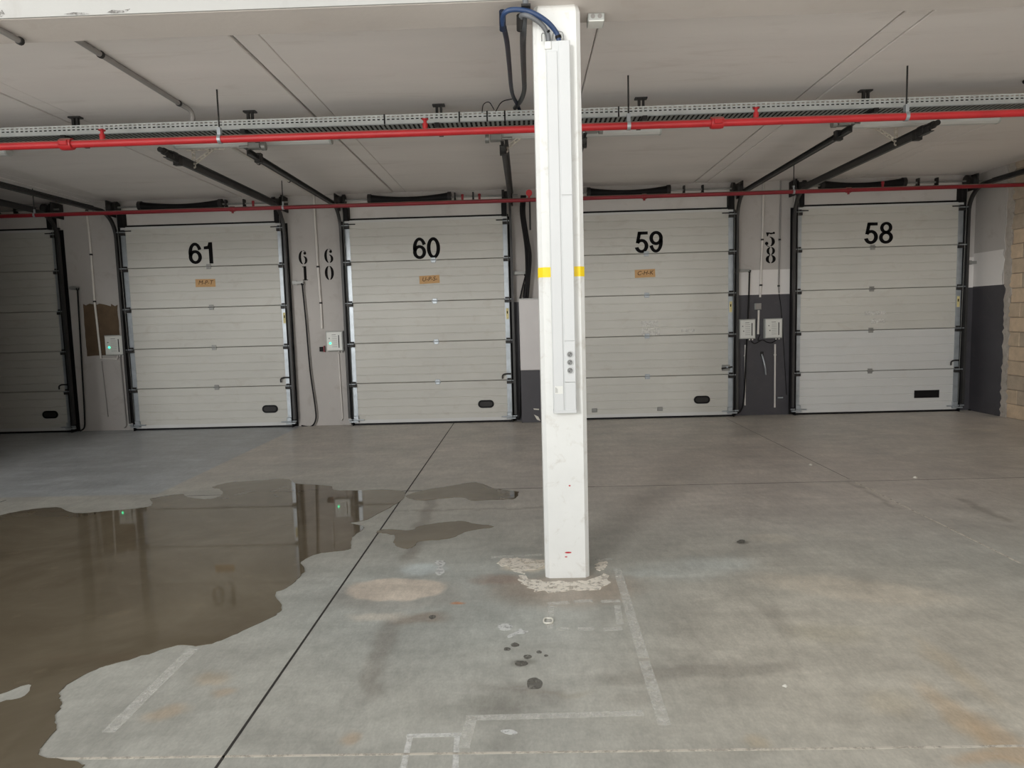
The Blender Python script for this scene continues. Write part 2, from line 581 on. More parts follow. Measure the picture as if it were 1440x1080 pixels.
# rust and oil
for px, py, rx, ry, c, a in ((648, 847, 0.035, 0.018, (176, 112, 60), 0.9), (235, 1003, 0.07, 0.05, (170, 136, 92), 0.6), (300, 955, 0.08, 0.05, (168, 138, 96), 0.55),
                             (315, 973, 0.05, 0.04, (160, 126, 84), 0.6), (488, 1042, 0.03, 0.04, (176, 138, 92), 0.6), (1350, 1010, 0.05, 0.22, (176, 142, 96), 0.6),
                             (1340, 940, 0.05, 0.25, (170, 148, 112), 0.45), (1415, 1045, 0.06, 0.16, (160, 126, 84), 0.75), (1390, 1070, 0.10, 0.03, (168, 130, 84), 0.7),
                             (1060, 1045, 0.05, 0.04, (172, 148, 108), 0.5), (1260, 990, 0.10, 0.10, (172, 156, 124), 0.4), (1165, 890, 0.18, 0.10, (170, 160, 132), 0.4),
                             (735, 933, 0.06, 0.03, (110, 108, 100), 0.8), (700, 990, 0.14, 0.06, (128, 126, 118), 0.6), (1042, 762, 0.05, 0.03, (96, 92, 86), 0.9),
                             (900, 985, 0.12, 0.06, (134, 130, 122), 0.5), (790, 975, 0.12, 0.02, (132, 120, 98), 0.5)):
    paint(blob(px, py, rx, ry, 0.6, True), L3(*c), a * (0.5 if c[0] - c[2] > 24 and a < 0.85 else 0.9))
# tyre marks, damp tracks and a dark line left of the pillar
for p, q, w, a in (((552, 868), (517, 985), 0.05, 0.45), ((612, 690), (572, 790), 0.05, 0.6), ((640, 925), (800, 905), 0.03, 0.12), ((840, 955), (1130, 935), 0.05, 0.35),
                   ((700, 960), (800, 985), 0.05, 0.3), ((1075, 850), (1110, 900), 0.05, 0.3), ((1350, 700), (1420, 735), 0.03, 0.5), ((1190, 675), (1260, 715), 0.02, 0.5),
                   ((560, 719), (770, 714), 0.02, 0.6), ((655, 960), (760, 980), 0.04, 0.25)):
    paint(band(p, q, w), L3(112, 106, 98), a)
# pale drag marks by the right-hand dock
for p, q, w, a in (((1270, 598), (1400, 606), 0.05, 0.55), ((1340, 610), (1430, 600), 0.04, 0.5), ((900, 690), (1020, 668), 0.06, 0.3), ((1130, 745), (1240, 760), 0.06, 0.3)):
    paint(band(p, q, w), L3(176, 170, 160), a)
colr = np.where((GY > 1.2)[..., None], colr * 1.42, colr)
colr = np.clip(colr, 0, 0.9)

verts = np.stack([GX, GY, np.zeros_like(GX)], -1).reshape(-1, 3)
ii = np.arange(nx * ny).reshape(ny, nx)
quads = np.stack([ii[:-1, :-1], ii[:-1, 1:], ii[1:, 1:], ii[1:, :-1]], -1).reshape(-1, 4)
me = bpy.data.meshes.new('floor')
me.vertices.add(len(verts))
me.vertices.foreach_set('co', verts.ravel())
me.loops.add(quads.size)
me.loops.foreach_set('vertex_index', quads.ravel())
me.polygons.add(len(quads))
me.polygons.foreach_set('loop_start', np.arange(0, quads.size, 4))
me.update(calc_edges=True)
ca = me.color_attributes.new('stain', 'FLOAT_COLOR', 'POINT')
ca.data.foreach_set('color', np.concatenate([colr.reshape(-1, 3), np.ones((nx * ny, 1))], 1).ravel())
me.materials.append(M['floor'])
floor = bpy.data.objects.new('floor', me)
COL.objects.link(floor)
tag(floor, 'stained grey concrete floor with saw joints', 'floor', kind='structure')


def floor_strip(name, m, p, q, w, z=0.0012):
    """strip of given width between two floor points"""
    a, b = np.array(p[:2], float), np.array(q[:2], float)
    d = (b - a) / np.hypot(*(b - a))
    n = np.array([-d[1], d[0]]) * w / 2
    return MB().prism([tuple(a + n), tuple(b + n), tuple(b - n), tuple(a - n)], 'z', 0.0002, z).build(name, m, floor)


def floor_poly(name, m, pts, z=0.0015, sub=4, parent=None, z0=0.0002):
    w = [onZ(*p)[:2] for p in pts]
    if name.startswith('plaster'):
        r = random.Random(len(pts))
        w = [tuple(c + np.array([r.uniform(-.02, .02), r.uniform(-.02, .02)])) for c in closed_curve(w, 3)]
    return MB().prism([tuple(c) for c in (closed_curve(w, sub) if sub > 1 else w)], 'z', z0, z).build(name, m, parent or floor)


floor_strip('floor_joint', M['joint_dark'], (-1.135, 1.0), (-1.135, WALL_Y), 0.011)
floor_strip('floor_joint', M['joint_white'], (-9, 2.335), (6.7, 2.335), 0.012)
floor_strip('floor_joint', M['joint_dark'], (-3.2, 6.22), (0.6, 6.22), 0.010)
floor_strip('floor_joint', M['joint_dark'], (0.6, 6.22), (6.7, 6.22), 0.005)
_j = [onZ(*p)[:2] for p in ((1100, 610), (1190, 680), (1310, 742), (1440, 806))]
jx = float(np.mean([p[0] for p in _j]))
floor_strip('floor_joint', M['joint_white'], (jx, 4.1), (jx, 6.2), 0.014)
floor_strip('floor_joint', M['joint_dark'], (jx, 6.3), (jx, 10.2), 0.004)
for _x in (-4.9,):
    floor_strip('floor_joint', M['joint_dark'], (_x, 1.0), (_x, 6.2), 0.009)
# worn tape outlines
floor_strip('floor_marking', M['faint_print'], onZ(272, 912), onZ(152, 1030), 0.055)
floor_strip('floor_marking', M['faint_print'], onZ(868, 800), onZ(905, 925), 0.05)
floor_strip('floor_marking', M['faint_print'], onZ(906, 930), onZ(935, 1020), 0.05)
floor_strip('floor_marking', M['faint_print'], onZ(655, 1010), onZ(905, 1003), 0.035)
floor_strip('floor_marking', M['faint_print'], onZ(664, 1008), onZ(652, 1052), 0.045)
floor_strip('floor_marking', M['white_print'], onZ(572, 1035), onZ(649, 1033), 0.022)
floor_strip('floor_marking', M['white_print'], onZ(577, 1036), onZ(566, 1085), 0.022)
floor_strip('floor_marking', M['white_print'], onZ(643, 1034), onZ(640, 1085), 0.022)
for p, q in (((770, 849), (800, 847)), ((807, 846), (833, 845)), ((845, 846), (872, 845)), ((775, 852), (773, 884)), ((782, 885), (800, 884)), ((812, 885), (836, 884)), ((848, 885), (875, 884)), ((868, 852), (872, 878)), ((690, 784), (762, 780)), ((838, 788), (862, 786))):
    floor_strip('floor_marking', M['faint_print'], onZ(*p), onZ(*q), 0.035)
# dry plaster collar at the pillar foot, and splashes
floor_poly('plaster_collar', M['base_plaster'], ((733, 810), (752, 816), (768, 817), (800, 818), (828, 816), (843, 808), (856, 810), (853, 824), (838, 828), (812, 829), (790, 832), (762, 832), (745, 827), (731, 818)), 0.002)
floor_poly('plaster_chip', M['base_plaster'], ((838, 793), (850, 791), (851, 800), (840, 802)), 0.003)
floor_poly('plaster_smear', M['base_plaster'], ((703, 789), (720, 784), (742, 786), (764, 789), (766, 797), (748, 800), (735, 806), (722, 801), (708, 795)), 0.002)
floor_poly('paint_splash', M['white_spat'], ((700, 880), (712, 877), (721, 881), (716, 886), (704, 886)))
floor_poly('paint_splash', M['white_spat'], ((714, 894), (725, 889), (732, 884), (736, 887), (743, 888), (738, 891), (728, 892), (716, 897)))
floor_poly('paint_splash', M['white_spat'], ((612, 805), (616, 796), (611, 790), (620, 788), (627, 791), (622, 798), (626, 804), (618, 809)))
floor_poly('paint_splash', M['white_spat'], ((704, 1028), (718, 1026), (728, 1031), (716, 1033)))
for px, py, rx, ry in ((724, 907, 7, 3), (713, 913, 5, 2.5), (742, 924, 6, 3), (732, 933, 10, 4), (758, 917, 4, 2), (752, 962, 13, 8), (1042, 762, 6, 3), (768, 922, 3, 1.5), (608, 868, 5, 3)):
    floor_poly('damp_spot', M['damp'], [(px + rx * math.cos(a) * random.uniform(.8, 1.15), py + ry * math.sin(a) * random.uniform(.8, 1.15)) for a in np.arange(0, 6.28, 0.79)])

# ---- back wall (doors hang in front of it)
wall_back = MB().box((LEFT_X - 0.2, WALL_Y, 0), (RIGHT_X + 0.2, WALL_Y + 0.25, 3.75)).build('wall_back', M['wall'])
tag(wall_back, 'pale painted back wall between the dock doors', 'wall', kind='structure')
DOORS = {'door_1': (-9.52, -7.06, None), 'door_2': (-6.08, -3.62, '61'), 'door_3': (-2.68, -0.23, '60'), 'door_4': (0.665, 3.12, '59'), 'door_5': (4.045, 6.485, '58')}
for k, (x0, x1, n) in DOORS.items():
    MB().box((x0 - 0.02, WALL_Y - 0.035, 3.13), (x1 + 0.02, WALL_Y - 0.001, 3.42)).build('lintel', M['header'], wall_back)
    B('frame_seal', M['black'], wall_back, (x0 - 0.01, WALL_Y - 0.05, 3.105), (x1 + 0.01, WALL_Y - 0.001, 3.13))
# charcoal dado between and right of the doors
for x0, x1, zt in ((3.16, 4.0, 1.83), (6.50, RIGHT_X, 1.85), (-0.19, 0.62, 1.82)):
    B('painted_dado', M['dark_paint'], wall_back, (x0, WALL_Y - 0.004, 0), (x1, WALL_Y - 0.0005, zt))
for x0, x1, z0, z1 in ((3.16, 4.0, 1.83, 2.20), (6.50, RIGHT_X, 1.85, 2.30)):
    B('repainted_strip', M['fresh_paint'], wall_back, (x0, WALL_Y - 0.003, z0), (x1, WALL_Y - 0.0005, z1))
_p = [onY(*q, WALL_Y) for q in ((117, 428), (165, 429), (171, 498), (123, 501))]
_rr = random.Random(12)
_e = lambda a, b, n, am: [(a[0] + (b[0] - a[0]) * i / n + _rr.uniform(-am, am), a[2] + (b[2] - a[2]) * i / n + _rr.uniform(-am, am)) for i in range(n)]
MB().prism(_e(_p[0], _p[1], 14, 0.022) + _e(_p[1], _p[2], 10, 0.006) + _e(_p[2], _p[3], 8, 0.006) + _e(_p[3], _p[0], 10, 0.008), 'y', WALL_Y - 0.003, WALL_Y - 0.0005).build('bare_patch', M['patch'], wall_back)

# ---- right wall: plastered return, then exposed blocks
wall_right = MB().box((RIGHT_X + 0.02, 3.6, 0), (RIGHT_X + 0.25, WALL_Y + 0.2, 3.75)).build('wall_right', M['mortar'])
tag(wall_right, 'right wall of tan concrete blocks beyond a plastered return', 'wall', kind='structure')
PLY = 9.78


def ragged(z0, z1, y_edge, amp, seed, zstep=0.07):
    r = random.Random(seed)
    out = [(WALL_Y, z0)]
    z = z0
    out.append((y_edge, z0))
    while z < z1 - zstep:
        z += zstep
        out.append((y_edge + r.uniform(-amp, amp), z))
    out += [(y_edge, z1), (WALL_Y, z1)]
    return out


MB().prism(ragged(0, 3.5, PLY - 0.07, 0.03, 3, 0.045), 'x', RIGHT_X - 0.004, RIGHT_X + 0.03).build('mortar_edge', M['plaster'], wall_right)
MB().prism(ragged(1.86, 3.5, PLY + 0.06, 0.02, 5), 'x', RIGHT_X - 0.012, RIGHT_X + 0.02).build('plaster_coat', M['wall'], wall_right)
MB().prism(ragged(1.86, 2.35, PLY + 0.08, 0.03, 6), 'x', RIGHT_X - 0.0145, RIGHT_X - 0.01).build('repainted_strip', M['fresh_paint'], wall_right)
MB().prism(ragged(0, 1.86, PLY + 0.04, 0.022, 8, 0.05), 'x', RIGHT_X - 0.013, RIGHT_X + 0.02).build('painted_dado', M['dark_paint'], wall_right)
bl = [MB() for _ in range(6)]
bmesh_data = []
for i in range(6):
    q = 0.004
    vs = []
    c = 0.006
    x0, y0, y1, z0, z1 = 0, -0.195, 0.195, -0.0945, 0.0945
    bl[i].add([(x0 + 0.05, y0, z0), (x0 + 0.05, y1, z0), (x0 + 0.05, y1, z1), (x0 + 0.05, y0, z1),
               (x0 + c, y0, z0), (x0 + c, y1, z0), (x0 + c, y1, z1), (x0 + c, y0, z1),
               (x0 + random.uniform(0, .003), y0 + c, z0 + c), (x0 + random.uniform(0, .003), y1 - c, z0 + c), (x0, y1 - c, z1 - c), (x0, y0 + c, z1 - c)],
              [(8, 9, 10, 11), (0, 3, 2, 1)] + [f for a in range(4) for f in ((a, (a + 1) % 4, 4 + (a + 1) % 4, 4 + a), (4 + a, 4 + (a + 1) % 4, 8 + (a + 1) % 4, 8 + a))])
    o = bl[i].build('block', BLOCKS[i % 3], wall_right)
    bmesh_data.append(o)
first = list(bmesh_data)
used = 0
for r in range(18):
    yy = PLY - 0.27 + (0.2 if r % 2 else 0.0)
    for k in range(15):
        y = yy - k * 0.4
        if y < 3.75:
            continue
        src = first[random.randrange(6)]
        if used < 6:
            o = first[used]
        else:
            o = src.copy()
            COL.objects.link(o)
        used += 1
        o.location = (RIGHT_X + random.uniform(-0.004, 0.008), y, 0.1 + r * 0.2 - 0.0)

# ---- unseen left walls, added in charcoal to darken the corner: cross, front and end wall
PART_X = -6.63
wall_shade_left = MB().box((PART_X - 0.2, BEAM_Y0, 0), (PART_X, 8.05, CEIL_Z)).build('wall_shade_left', M['dark_paint'])
tag(wall_shade_left, 'unseen grey cross wall added to shade the left corner', 'wall', kind='structure')
wall_shade_front = MB().box((LEFT_X - 0.2, BEAM_Y0 + 0.05, 0), (PART_X - 0.2, BEAM_Y1 - 0.05, BEAM_Z)).build('wall_shade_front', M['dark_paint'])
tag(wall_shade_front, 'unseen front wall added to keep light out of the left bay', 'wall', kind='structure')
wall_end = MB().box((LEFT_X - 0.2, BEAM_Y1 - 0.05, 0), (LEFT_X, WALL_Y, 3.75)).build('wall_end', M['dark_paint'])
tag(wall_end, 'unseen end wall of the bay closed off for shade', 'wall', kind='structure')

# ---- ceiling of precast slabs with open joints
ceiling = MB().box((LEFT_X - 0.3, BEAM_Y0 + 0.05, CEIL_Z + 0.03), (RIGHT_X + 0.3, WALL_Y + 0.3, CEIL_Z + 0.25)).build('ceiling', M['seam'])
tag(ceiling, 'concrete slab ceiling with open joints', 'ceiling', kind='structure')
edges = [LEFT_X - 0.3]
for x in (-8.85, -6.55, -4.24, -1.935, 0.35, 2.55, 4.80):
    edges += [x, x + (0.19 if x < 4 else 0.2)]
edges.append(RIGHT_X + 0.3)
for i in range(len(edges) - 1):
    a, b = edges[i], edges[i + 1]
    ga = 0.011 if i % 2 == 1 else 0.0035
    gb = 0.011 if i % 2 == 0 else 0.0035
    c = 0.006
    x0, x1 = a + ga, b - gb
    z = CEIL_Z + (random.uniform(-0.003, 0.003) if i % 2 == 0 else 0.004)
    MB().prism([(x0, z + 0.04), (x0, z + c), (x0 + c, z), (x1 - c, z), (x1, z + c), (x1, z + 0.04)], 'y', BEAM_Y1 - 0.02, WALL_Y).build('slab', M['ceiling'], ceiling)
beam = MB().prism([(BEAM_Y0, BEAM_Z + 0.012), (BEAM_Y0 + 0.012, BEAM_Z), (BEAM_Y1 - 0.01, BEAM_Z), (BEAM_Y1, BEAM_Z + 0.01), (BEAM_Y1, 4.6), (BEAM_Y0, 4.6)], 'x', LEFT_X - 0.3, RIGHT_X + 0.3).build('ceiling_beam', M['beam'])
B('beam_face', M['beam_face'], beam, (LEFT_X - 0.3, BEAM_Y0 - 0.012, BEAM_Z - 0.0005), (RIGHT_X + 0.3, BEAM_Y0 - 0.0005, 4.6))  # thin skin added to carry the toned-down front colour
for pts in (((150, 18), (158, 14), (170, 15), (183, 12.5), (178, 17), (163, 19)), ((90, 20), (104, 17.5), (120, 18), (126, 20), (108, 21.5)), ((-4, 22), (3, 14), (7, 20), (2, 24))):
    MB().prism([(c_[0], c_[2]) for c_ in [onY(*p, BEAM_Y0 - 0.012) for p in pts]], 'y', BEAM_Y0 - 0.0135, BEAM_Y0 - 0.011).build('scrape_mark', M['scrape'], beam)
tag(beam, 'long pale concrete beam carried by the pillar', 'beam', kind='structure')

# unseen upper storey and side wing, added to keep sun off the dock and right yard
up_ = MB().box((LEFT_X - 12, BEAM_Y0 + 0.02, 4.6), (RIGHT_X + 12, WALL_Y + 3, 8.6)).build('wall_shade_upper', M['header'])
tag(up_, 'unseen upper storey wall added to shade the dock front', 'wall', kind='structure')
wg = MB().box((9.5, -26, 0), (16, BEAM_Y0 - 0.3, 8.6)).build('wall_shade_wing', M['header'])
tag(wg, 'unseen side wing wall added to shade the right of the yard', 'wall', kind='structure')

# ---- pillar
CX0, CX1, CY0, CY1 = 0.083, 0.347, 4.0, 4.265
ch = 0.024
prof = [(CX0 + ch, CY0), (CX1 - ch, CY0), (CX1, CY0 + ch), (CX1, CY1 - ch), (CX1 - ch, CY1), (CX0 + ch, CY1), (CX0, CY1 - ch), (CX0, CY0 + ch)]
column = MB()
lv = [0.0, 0.6, 0.66, 1.4, 2.3, 3.255, BEAM_Z]
rings = []
cxm, cym = (CX0 + CX1) / 2, (CY0 + CY1) / 2
for z in lv:
    k = 1.0 if z < 3.26 else 0.93
    rings += [(cxm + (x - cxm) * k, cym + (y - cym) * k, z) for x, y in prof]
fs = [tuple(range(8))[::-1], tuple(range(len(lv) * 8 - 8, len(lv) * 8))]
for i in range(len(lv) - 1):
    for j in range(8):
        fs.append((i * 8 + j, i * 8 + (j + 1) % 8, i * 8 + 8 + (j + 1) % 8, i * 8 + 8 + j))
column.add(rings, fs)
column = column.build('column', M['column'])
tag(column, 'square white painted concrete pillar with chamfered corners', 'pillar', kind='structure')
z0, z1 = onY(765, 390, CY0)[2], onY(765, 376, CY0)[2]
tp = [(CX0 - 0.0015, CY1 - 0.05), (CX0 - 0.0015, CY0 + ch), (CX0 + ch, CY0 - 0.0015), (CX1 - ch, CY0 - 0.0015), (CX1 + 0.0015, CY0 + ch), (CX1 + 0.0015, CY1 - 0.05),
      (CX1 - 0.001, CY1 - 0.05), (CX1 - 0.001, CY0 + ch + 0.001), (CX1 - ch - 0.001, CY0 + 0.001), (CX0 + ch + 0.001, CY0 + 0.001), (CX0 + 0.001, CY0 + ch + 0.001), (CX0 + 0.001, CY1 - 0.05)]
MB().prism(tp, 'z', z0, z1).build('yellow_tape', M['yellow'], column)
for (px, py, rx, ry) in ((799, 777, 5, 1.2), (801, 683, 1.5, 1), (796, 783, 2, .8)):
    c = onY(px, py, CY0)
    MB().prism([(c[0] + rx * .0042 * math.cos(a), c[2] + ry * .0042 * math.sin(a)) for a in np.arange(0, 6.2, .7)], 'y', CY0 - 0.001, CY0 + 0.001).build('red_smudge', M['lead'], column)


# ================================================================== NUMERALS
def ringpts(cx, cy, rxo, ryo, rxi, ryi, a0=0, a1=360, n=40, icx=None, icy=None):
    icx = cx if icx is None else icx
    icy = cy if icy is None else icy
    A = [math.radians(a0 + (a1 - a0) * i / n) for i in range(n + 1)]
    return [((cx + rxo * math.cos(a), cy + ryo * math.sin(a)), (icx + rxi * math.cos(a), icy + ryi * math.sin(a))) for a in A]


def strips(kind, d):
    """list of quads / polygons (2-D) for a numeral in a unit-height box"""
    Q = []

    def ring(*a, **k):
        p = ringpts(*a, **k)
        for i in range(len(p) - 1):
            Q.append([p[i][0], p[i + 1][0], p[i + 1][1], p[i][1]])
    if kind == 'sans':
        if d == '0':
            ring(.28, .5, .28, .5, .125, .35)
        elif d == '6':
            ring(.285, .325, .275, .325, .125, .185)
            ring(.295, .5, .285, .5, .135, .36, 22, 195)
        elif d == '9':
            ring(.275, .675, .275, .325, .125, .185)
            ring(.265, .5, .285, .5, .135, .36, 202, 375)
        elif d == '8':
            ring(.28, .735, .245, .265, .105, .14)
            ring(.28, .29, .28, .29, .13, .155)
        elif d == '5':
            Q.append([(.13, .85), (.53, .85), (.53, .99), (.13, .99)])
            Q.append([(.035, .46), (.17, .46), (.27, .99), (.125, .99)])
            ring(.27, .325, .28, .325, .125, .185, -168, 148)
        elif d == '1':
            Q.append([(.27, 0), (.43, 0), (.43, 1), (.27, 1)])
            Q.append([(.07, .68), (.30, .68), (.30, .86), (.22, .83), (.07, .81)])
            Q.append([(.22, .81), (.30, .81), (.30, 1), (.28, 1)])
    else:
        def disc(cx, cy, r):
            Q.append([(cx + r * math.cos(a), cy + r * math.sin(a)) for a in np.arange(0, 6.28, .4)])
        if d == '0':
            ring(.35, .5, .33, .5, .13, .47, 100, 260)
            ring(.35, .5, .33, .5, .13, .47, -80, 80)
        elif d == '6':
            ring(.37, .5, .34, .5, .15, .47, 100, 258)
            ring(.37, .30, .31, .30, .13, .26, -78, 82)
            ring(.40, .80, .20, .20, .17, .165, 10, 95)
            disc(.51, .80, .105)
        elif d == '1':
            Q.append([(.25, .02), (.45, .02), (.45, .98), (.25, .98)])
            Q.append([(.16, 0), (.54, 0), (.54, .05), (.16, .05)])
            Q.append([(.16, .93), (.45, .98), (.45, 1.0), (.16, .99)])
        elif d == '5':
            Q.append([(.05, .99), (.30, .97), (.17, .70), (.12, .70)])
            ring(.42, 1.0, .22, .16, .16, .05, 200, 335)
            disc(.60, .93, .08)
            ring(.30, .34, .38, .34, .16, .30, -72, 88)
            ring(.26, .20, .22, .20, .17, .16, 200, 285)
            disc(.10, .22, .12)
        elif d == '8':
            ring(.35, .75, .27, .25, .10, .215, 98, 262)
            ring(.35, .75, .27, .25, .10, .215, -82, 82)
            ring(.35, .24, .32, .26, .12, .225, 98, 262)
            ring(.35, .24, .32, .26, .12, .225, -82, 82)
    return Q


def digit(name, kind, d, x, z, h, y, m, parent, wscale=1.0, th=0.0015):
    mb = MB()
    for q in strips(kind, d):
        mb.prism([(x + p[0] * h * wscale, z + p[1] * h) for p in q], 'y', y - th, y)
    return mb.build(name, m, parent)


def text_mesh(name, body, size, loc, m, parent, shear=0.0, ext=0.0006, rot=None):
    """flat lettering facing the room (towards -y)"""
    cu = bpy.data.curves.new(name, 'FONT')
    cu.body = body
    cu.size = size
    cu.shear = shear
    cu.extrude = ext
    cu.align_x = 'CENTER'
    cu.align_y = 'CENTER'
    tmp = bpy.data.objects.new(name + '_source', cu)
    COL.objects.link(tmp)
    bpy.context.view_layer.update()
    me2 = bpy.data.meshes.new_from_object(tmp)
    bpy.data.objects.remove(tmp)
    bpy.data.curves.remove(cu)
    me2.transform(Matrix.Rotation(math.radians(90), 4, 'X'))
    if rot:
        me2.transform(Matrix.Rotation(rot, 4, 'Y'))
    me2.materials.clear()
    me2.materials.append(m)
    o = bpy.data.objects.new(name, me2)
    COL.objects.link(o)
    o.parent = parent
    w = world_loc(parent)
    o.location = (loc[0] - w[0], loc[1] - w[1], loc[2] - w[2])
    return o


# ================================================================== DOCK DOORS
SEC = 0.613
Z0 = 0.03


def panel_profile(z0, z1):
    """section face with shallow horizontal ribs: list of (y, z)"""
    P = [(DOOR_Y + 0.04, z0 + 0.004), (DOOR_Y + 0.006, z0 + 0.004), (DOOR_Y, z0 + 0.010)]
    n = 5
    for i in range(1, n):
        z = z0 + (z1 - z0) * i / n
        P += [(DOOR_Y, z - 0.009), (DOOR_Y + 0.005, z - 0.004), (DOOR_Y + 0.005, z + 0.004), (DOOR_Y, z + 0.009)]
    P += [(DOOR_Y, z1 - 0.010), (DOOR_Y + 0.006, z1 - 0.004), (DOOR_Y + 0.04, z1 - 0.004)]
    return P


DLAB = {'door_1': 'shadowed cream sectional dock door cut by the left edge, no number in view',
        'door_2': 'cream sectional dock door numbered 61 with a brown paper tag',
        'door_3': 'cream sectional dock door numbered 60, just left of the pillar',
        'door_4': 'cream sectional dock door numbered 59, partly behind the pillar',
        'door_5': 'cream sectional dock door numbered 58 with two whiter lower sections'}
TAGS = {'61': 'M-P-T', '60': 'U-P-S-', '59': 'C-H-K'}
TAGPX = {'61': (289, 398), '60': (604, 393), '59': (907, 384.5)}
NUMPX = {'61': ((266, 373), (301, 370)), '60': ((581, 366), (620, 363)), '59': ((893, 357), (933, 355)), '58': ((1215, 345), (1256, 342))}
HANDLES = {'door_1': (71, 583), 'door_2': (380, 575), 'door_3': (683.5, 568), 'door_4': (987, 562), 'door_5': (1303, 554)}

for key, (x0, x1, num) in DOORS.items():
    d = empty(key, ((x0 + x1) / 2, DOOR_Y + 0.02, 0), DLAB[key], 'door', 'sectional dock doors', 'structure')
    for k in range(5):
        a, b = Z0 + k * SEC, Z0 + (k + 1) * SEC
        m = M['panel_new'] if (num == '58' and k < 2) else M['panel']
        MB().prism(panel_profile(a, b), 'x', x0 + 0.005, x1 - 0.005).build('door_panel', m, d)
    B('bottom_seal', M['black'], d, (x0 + 0.01, DOOR_Y + 0.004, 0.0), (x1 - 0.01, DOOR_Y + 0.036, Z0 + 0.006))
    B('top_rail', M['panel_new'], d, (x0 + 0.01, DOOR_Y - 0.012, Z0 + 5 * SEC - 0.03), (x1 - 0.01, DOOR_Y + 0.03, Z0 + 5 * SEC + 0.004))
    B('bottom_rail', M['panel_new'], d, (x0 + 0.02, DOOR_Y - 0.006, Z0), (x1 - 0.02, DOOR_Y + 0.002, Z0 + 0.05))
    hx = {'door_1': -8.2, 'door_2': -4.77, 'door_3': -1.36, 'door_4': 1.83, 'door_5': 5.17}[key]
    for k in range(1, 5):
        z = Z0 + k * SEC
        mm = M['galv'] if num in ('60', '59') else M['galv_dull']
        MB().cbox((hx - 0.035, DOOR_Y - 0.010, z - 0.040), (hx + 0.035, DOOR_Y + 0.002, z - 0.006), 0.004).cbox((hx - 0.035, DOOR_Y - 0.010, z + 0.006), (hx + 0.035, DOOR_Y + 0.002, z + 0.035), 0.004).tube(
            [(hx - 0.045, DOOR_Y - 0.010, z), (hx + 0.045, DOOR_Y - 0.010, z)], 0.010, 8).build('hinge', mm, d)
    for sgn, xe in ((1, x0), (-1, x1)):
        # galvanised end stiles, one per side
        st = MB()
        for k in range(5):
            a, b = Z0 + k * SEC + 0.006, Z0 + (k + 1) * SEC - 0.006
            st.box((xe, DOOR_Y - 0.005, a), (xe + sgn * 0.075, DOOR_Y + 0.001, b))
            for zz in (a + 0.06, b - 0.06):
                for dx in (0.02, 0.055):
                    st.tube([(xe + sgn * dx, DOOR_Y - 0.009, zz), (xe + sgn * dx, DOOR_Y - 0.004, zz)], 0.006, 6)
        st.build('end_stile', M['galv'], d)
        for k in range(1, 6):
            z = Z0 + k * SEC - (0.07 if k == 5 else 0)
            rb = MB()
            rb.cbox((min(xe - sgn * 0.035, xe + sgn * 0.075), DOOR_Y - 0.05, z - 0.052), (max(xe - sgn * 0.035, xe + sgn * 0.075), DOOR_Y - 0.004, z - 0.012), 0.006)
            rb.cbox((min(xe - sgn * 0.005, xe + sgn * 0.065), DOOR_Y - 0.03, z + 0.006), (max(xe - sgn * 0.005, xe + sgn * 0.065), DOOR_Y - 0.004, z + 0.03), 0.004)
            o = rb.build('roller_bracket', M['dark'], d)
            T('roller_axle', M['galv'], o, [(xe - sgn * 0.04, DOOR_Y - 0.045, z - 0.004), (xe + sgn * 0.07, DOOR_Y - 0.045, z - 0.004)], 0.009, 8)
        T('top_arm', M['dark'], d, [(xe - sgn * 0.02, DOOR_Y - 0.03, Z0 + 5 * SEC - 0.055), (xe + sgn * 0.17, DOOR_Y - 0.014, Z0 + 5 * SEC - 0.055)], 0.008, 6)
        bb = MB()
        bb.cbox((min(xe - sgn * 0.05, xe + sgn * 0.09), DOOR_Y - 0.06, 0.05), (max(xe - sgn * 0.05, xe + sgn * 0.09), DOOR_Y - 0.005, 0.075), 0.005)
        bb.cbox((min(xe + sgn * 0.01, xe + sgn * 0.085), DOOR_Y - 0.035, 0.05), (max(xe + sgn * 0.01, xe + sgn * 0.085), DOOR_Y - 0.005, 0.15), 0.006)
        bb.tube([(xe - sgn * 0.07, DOOR_Y - 0.05, 0.095), (xe + sgn * 0.17, DOOR_Y - 0.03, 0.085)], 0.010, 8)
        bb.build('bottom_bracket', M['galv'], d)
    # recessed grip
    c = onY(*HANDLES[key], DOOR_Y)
    if num == '58':
        g = MB().cbox((c[0] - 0.185, DOOR_Y - 0.012, c[2] - 0.058), (c[0] + 0.185, DOOR_Y + 0.002, c[2] + 0.058), 0.006).build('grip_plate', M['black'], d)
    else:
        def stadium(hw, hh):
            return [(c[0] + (hw - hh) * s_ + hh * math.sin(a), c[2] + hh * math.cos(a)) for s_, r0 in ((1, 0), (-1, 180)) for a in [math.radians(r0 + q) for q in range(0, 181, 20)]]
        g = MB().prism(stadium(0.122, 0.060), 'y', DOOR_Y - 0.012, DOOR_Y + 0.002).build('grip_plate', M['black'], d)
        MB().prism(stadium(0.095, 0.036), 'y', DOOR_Y - 0.016, DOOR_Y - 0.011).build('grip_recess', M['dark'], g)
    # numerals
    if num:
        pl, pr = onY(*NUMPX[num][0], DOOR_Y), onY(*NUMPX[num][1], DOOR_Y)
        h = 0.318
        zb = (pl[2] + pr[2]) / 2 + 0.005
        wtot = pr[0] - pl[0]
        nb = empty('door_number', ((pl[0] + pr[0]) / 2, DOOR_Y, zb))
        nb.parent = d
        nb.location = (nb.location[0] - d.location[0], DOOR_Y - d.location[1], zb)
        ws = wtot / (h * 1.17) if num != '61' else wtot / (h * 1.05)
        for i, ch_ in enumerate(num):
            digit('digit', 'sans', ch_, pl[0] + i * (0.595 * h * ws), zb, h, DOOR_Y - 0.001, M['ink'], nb, ws)
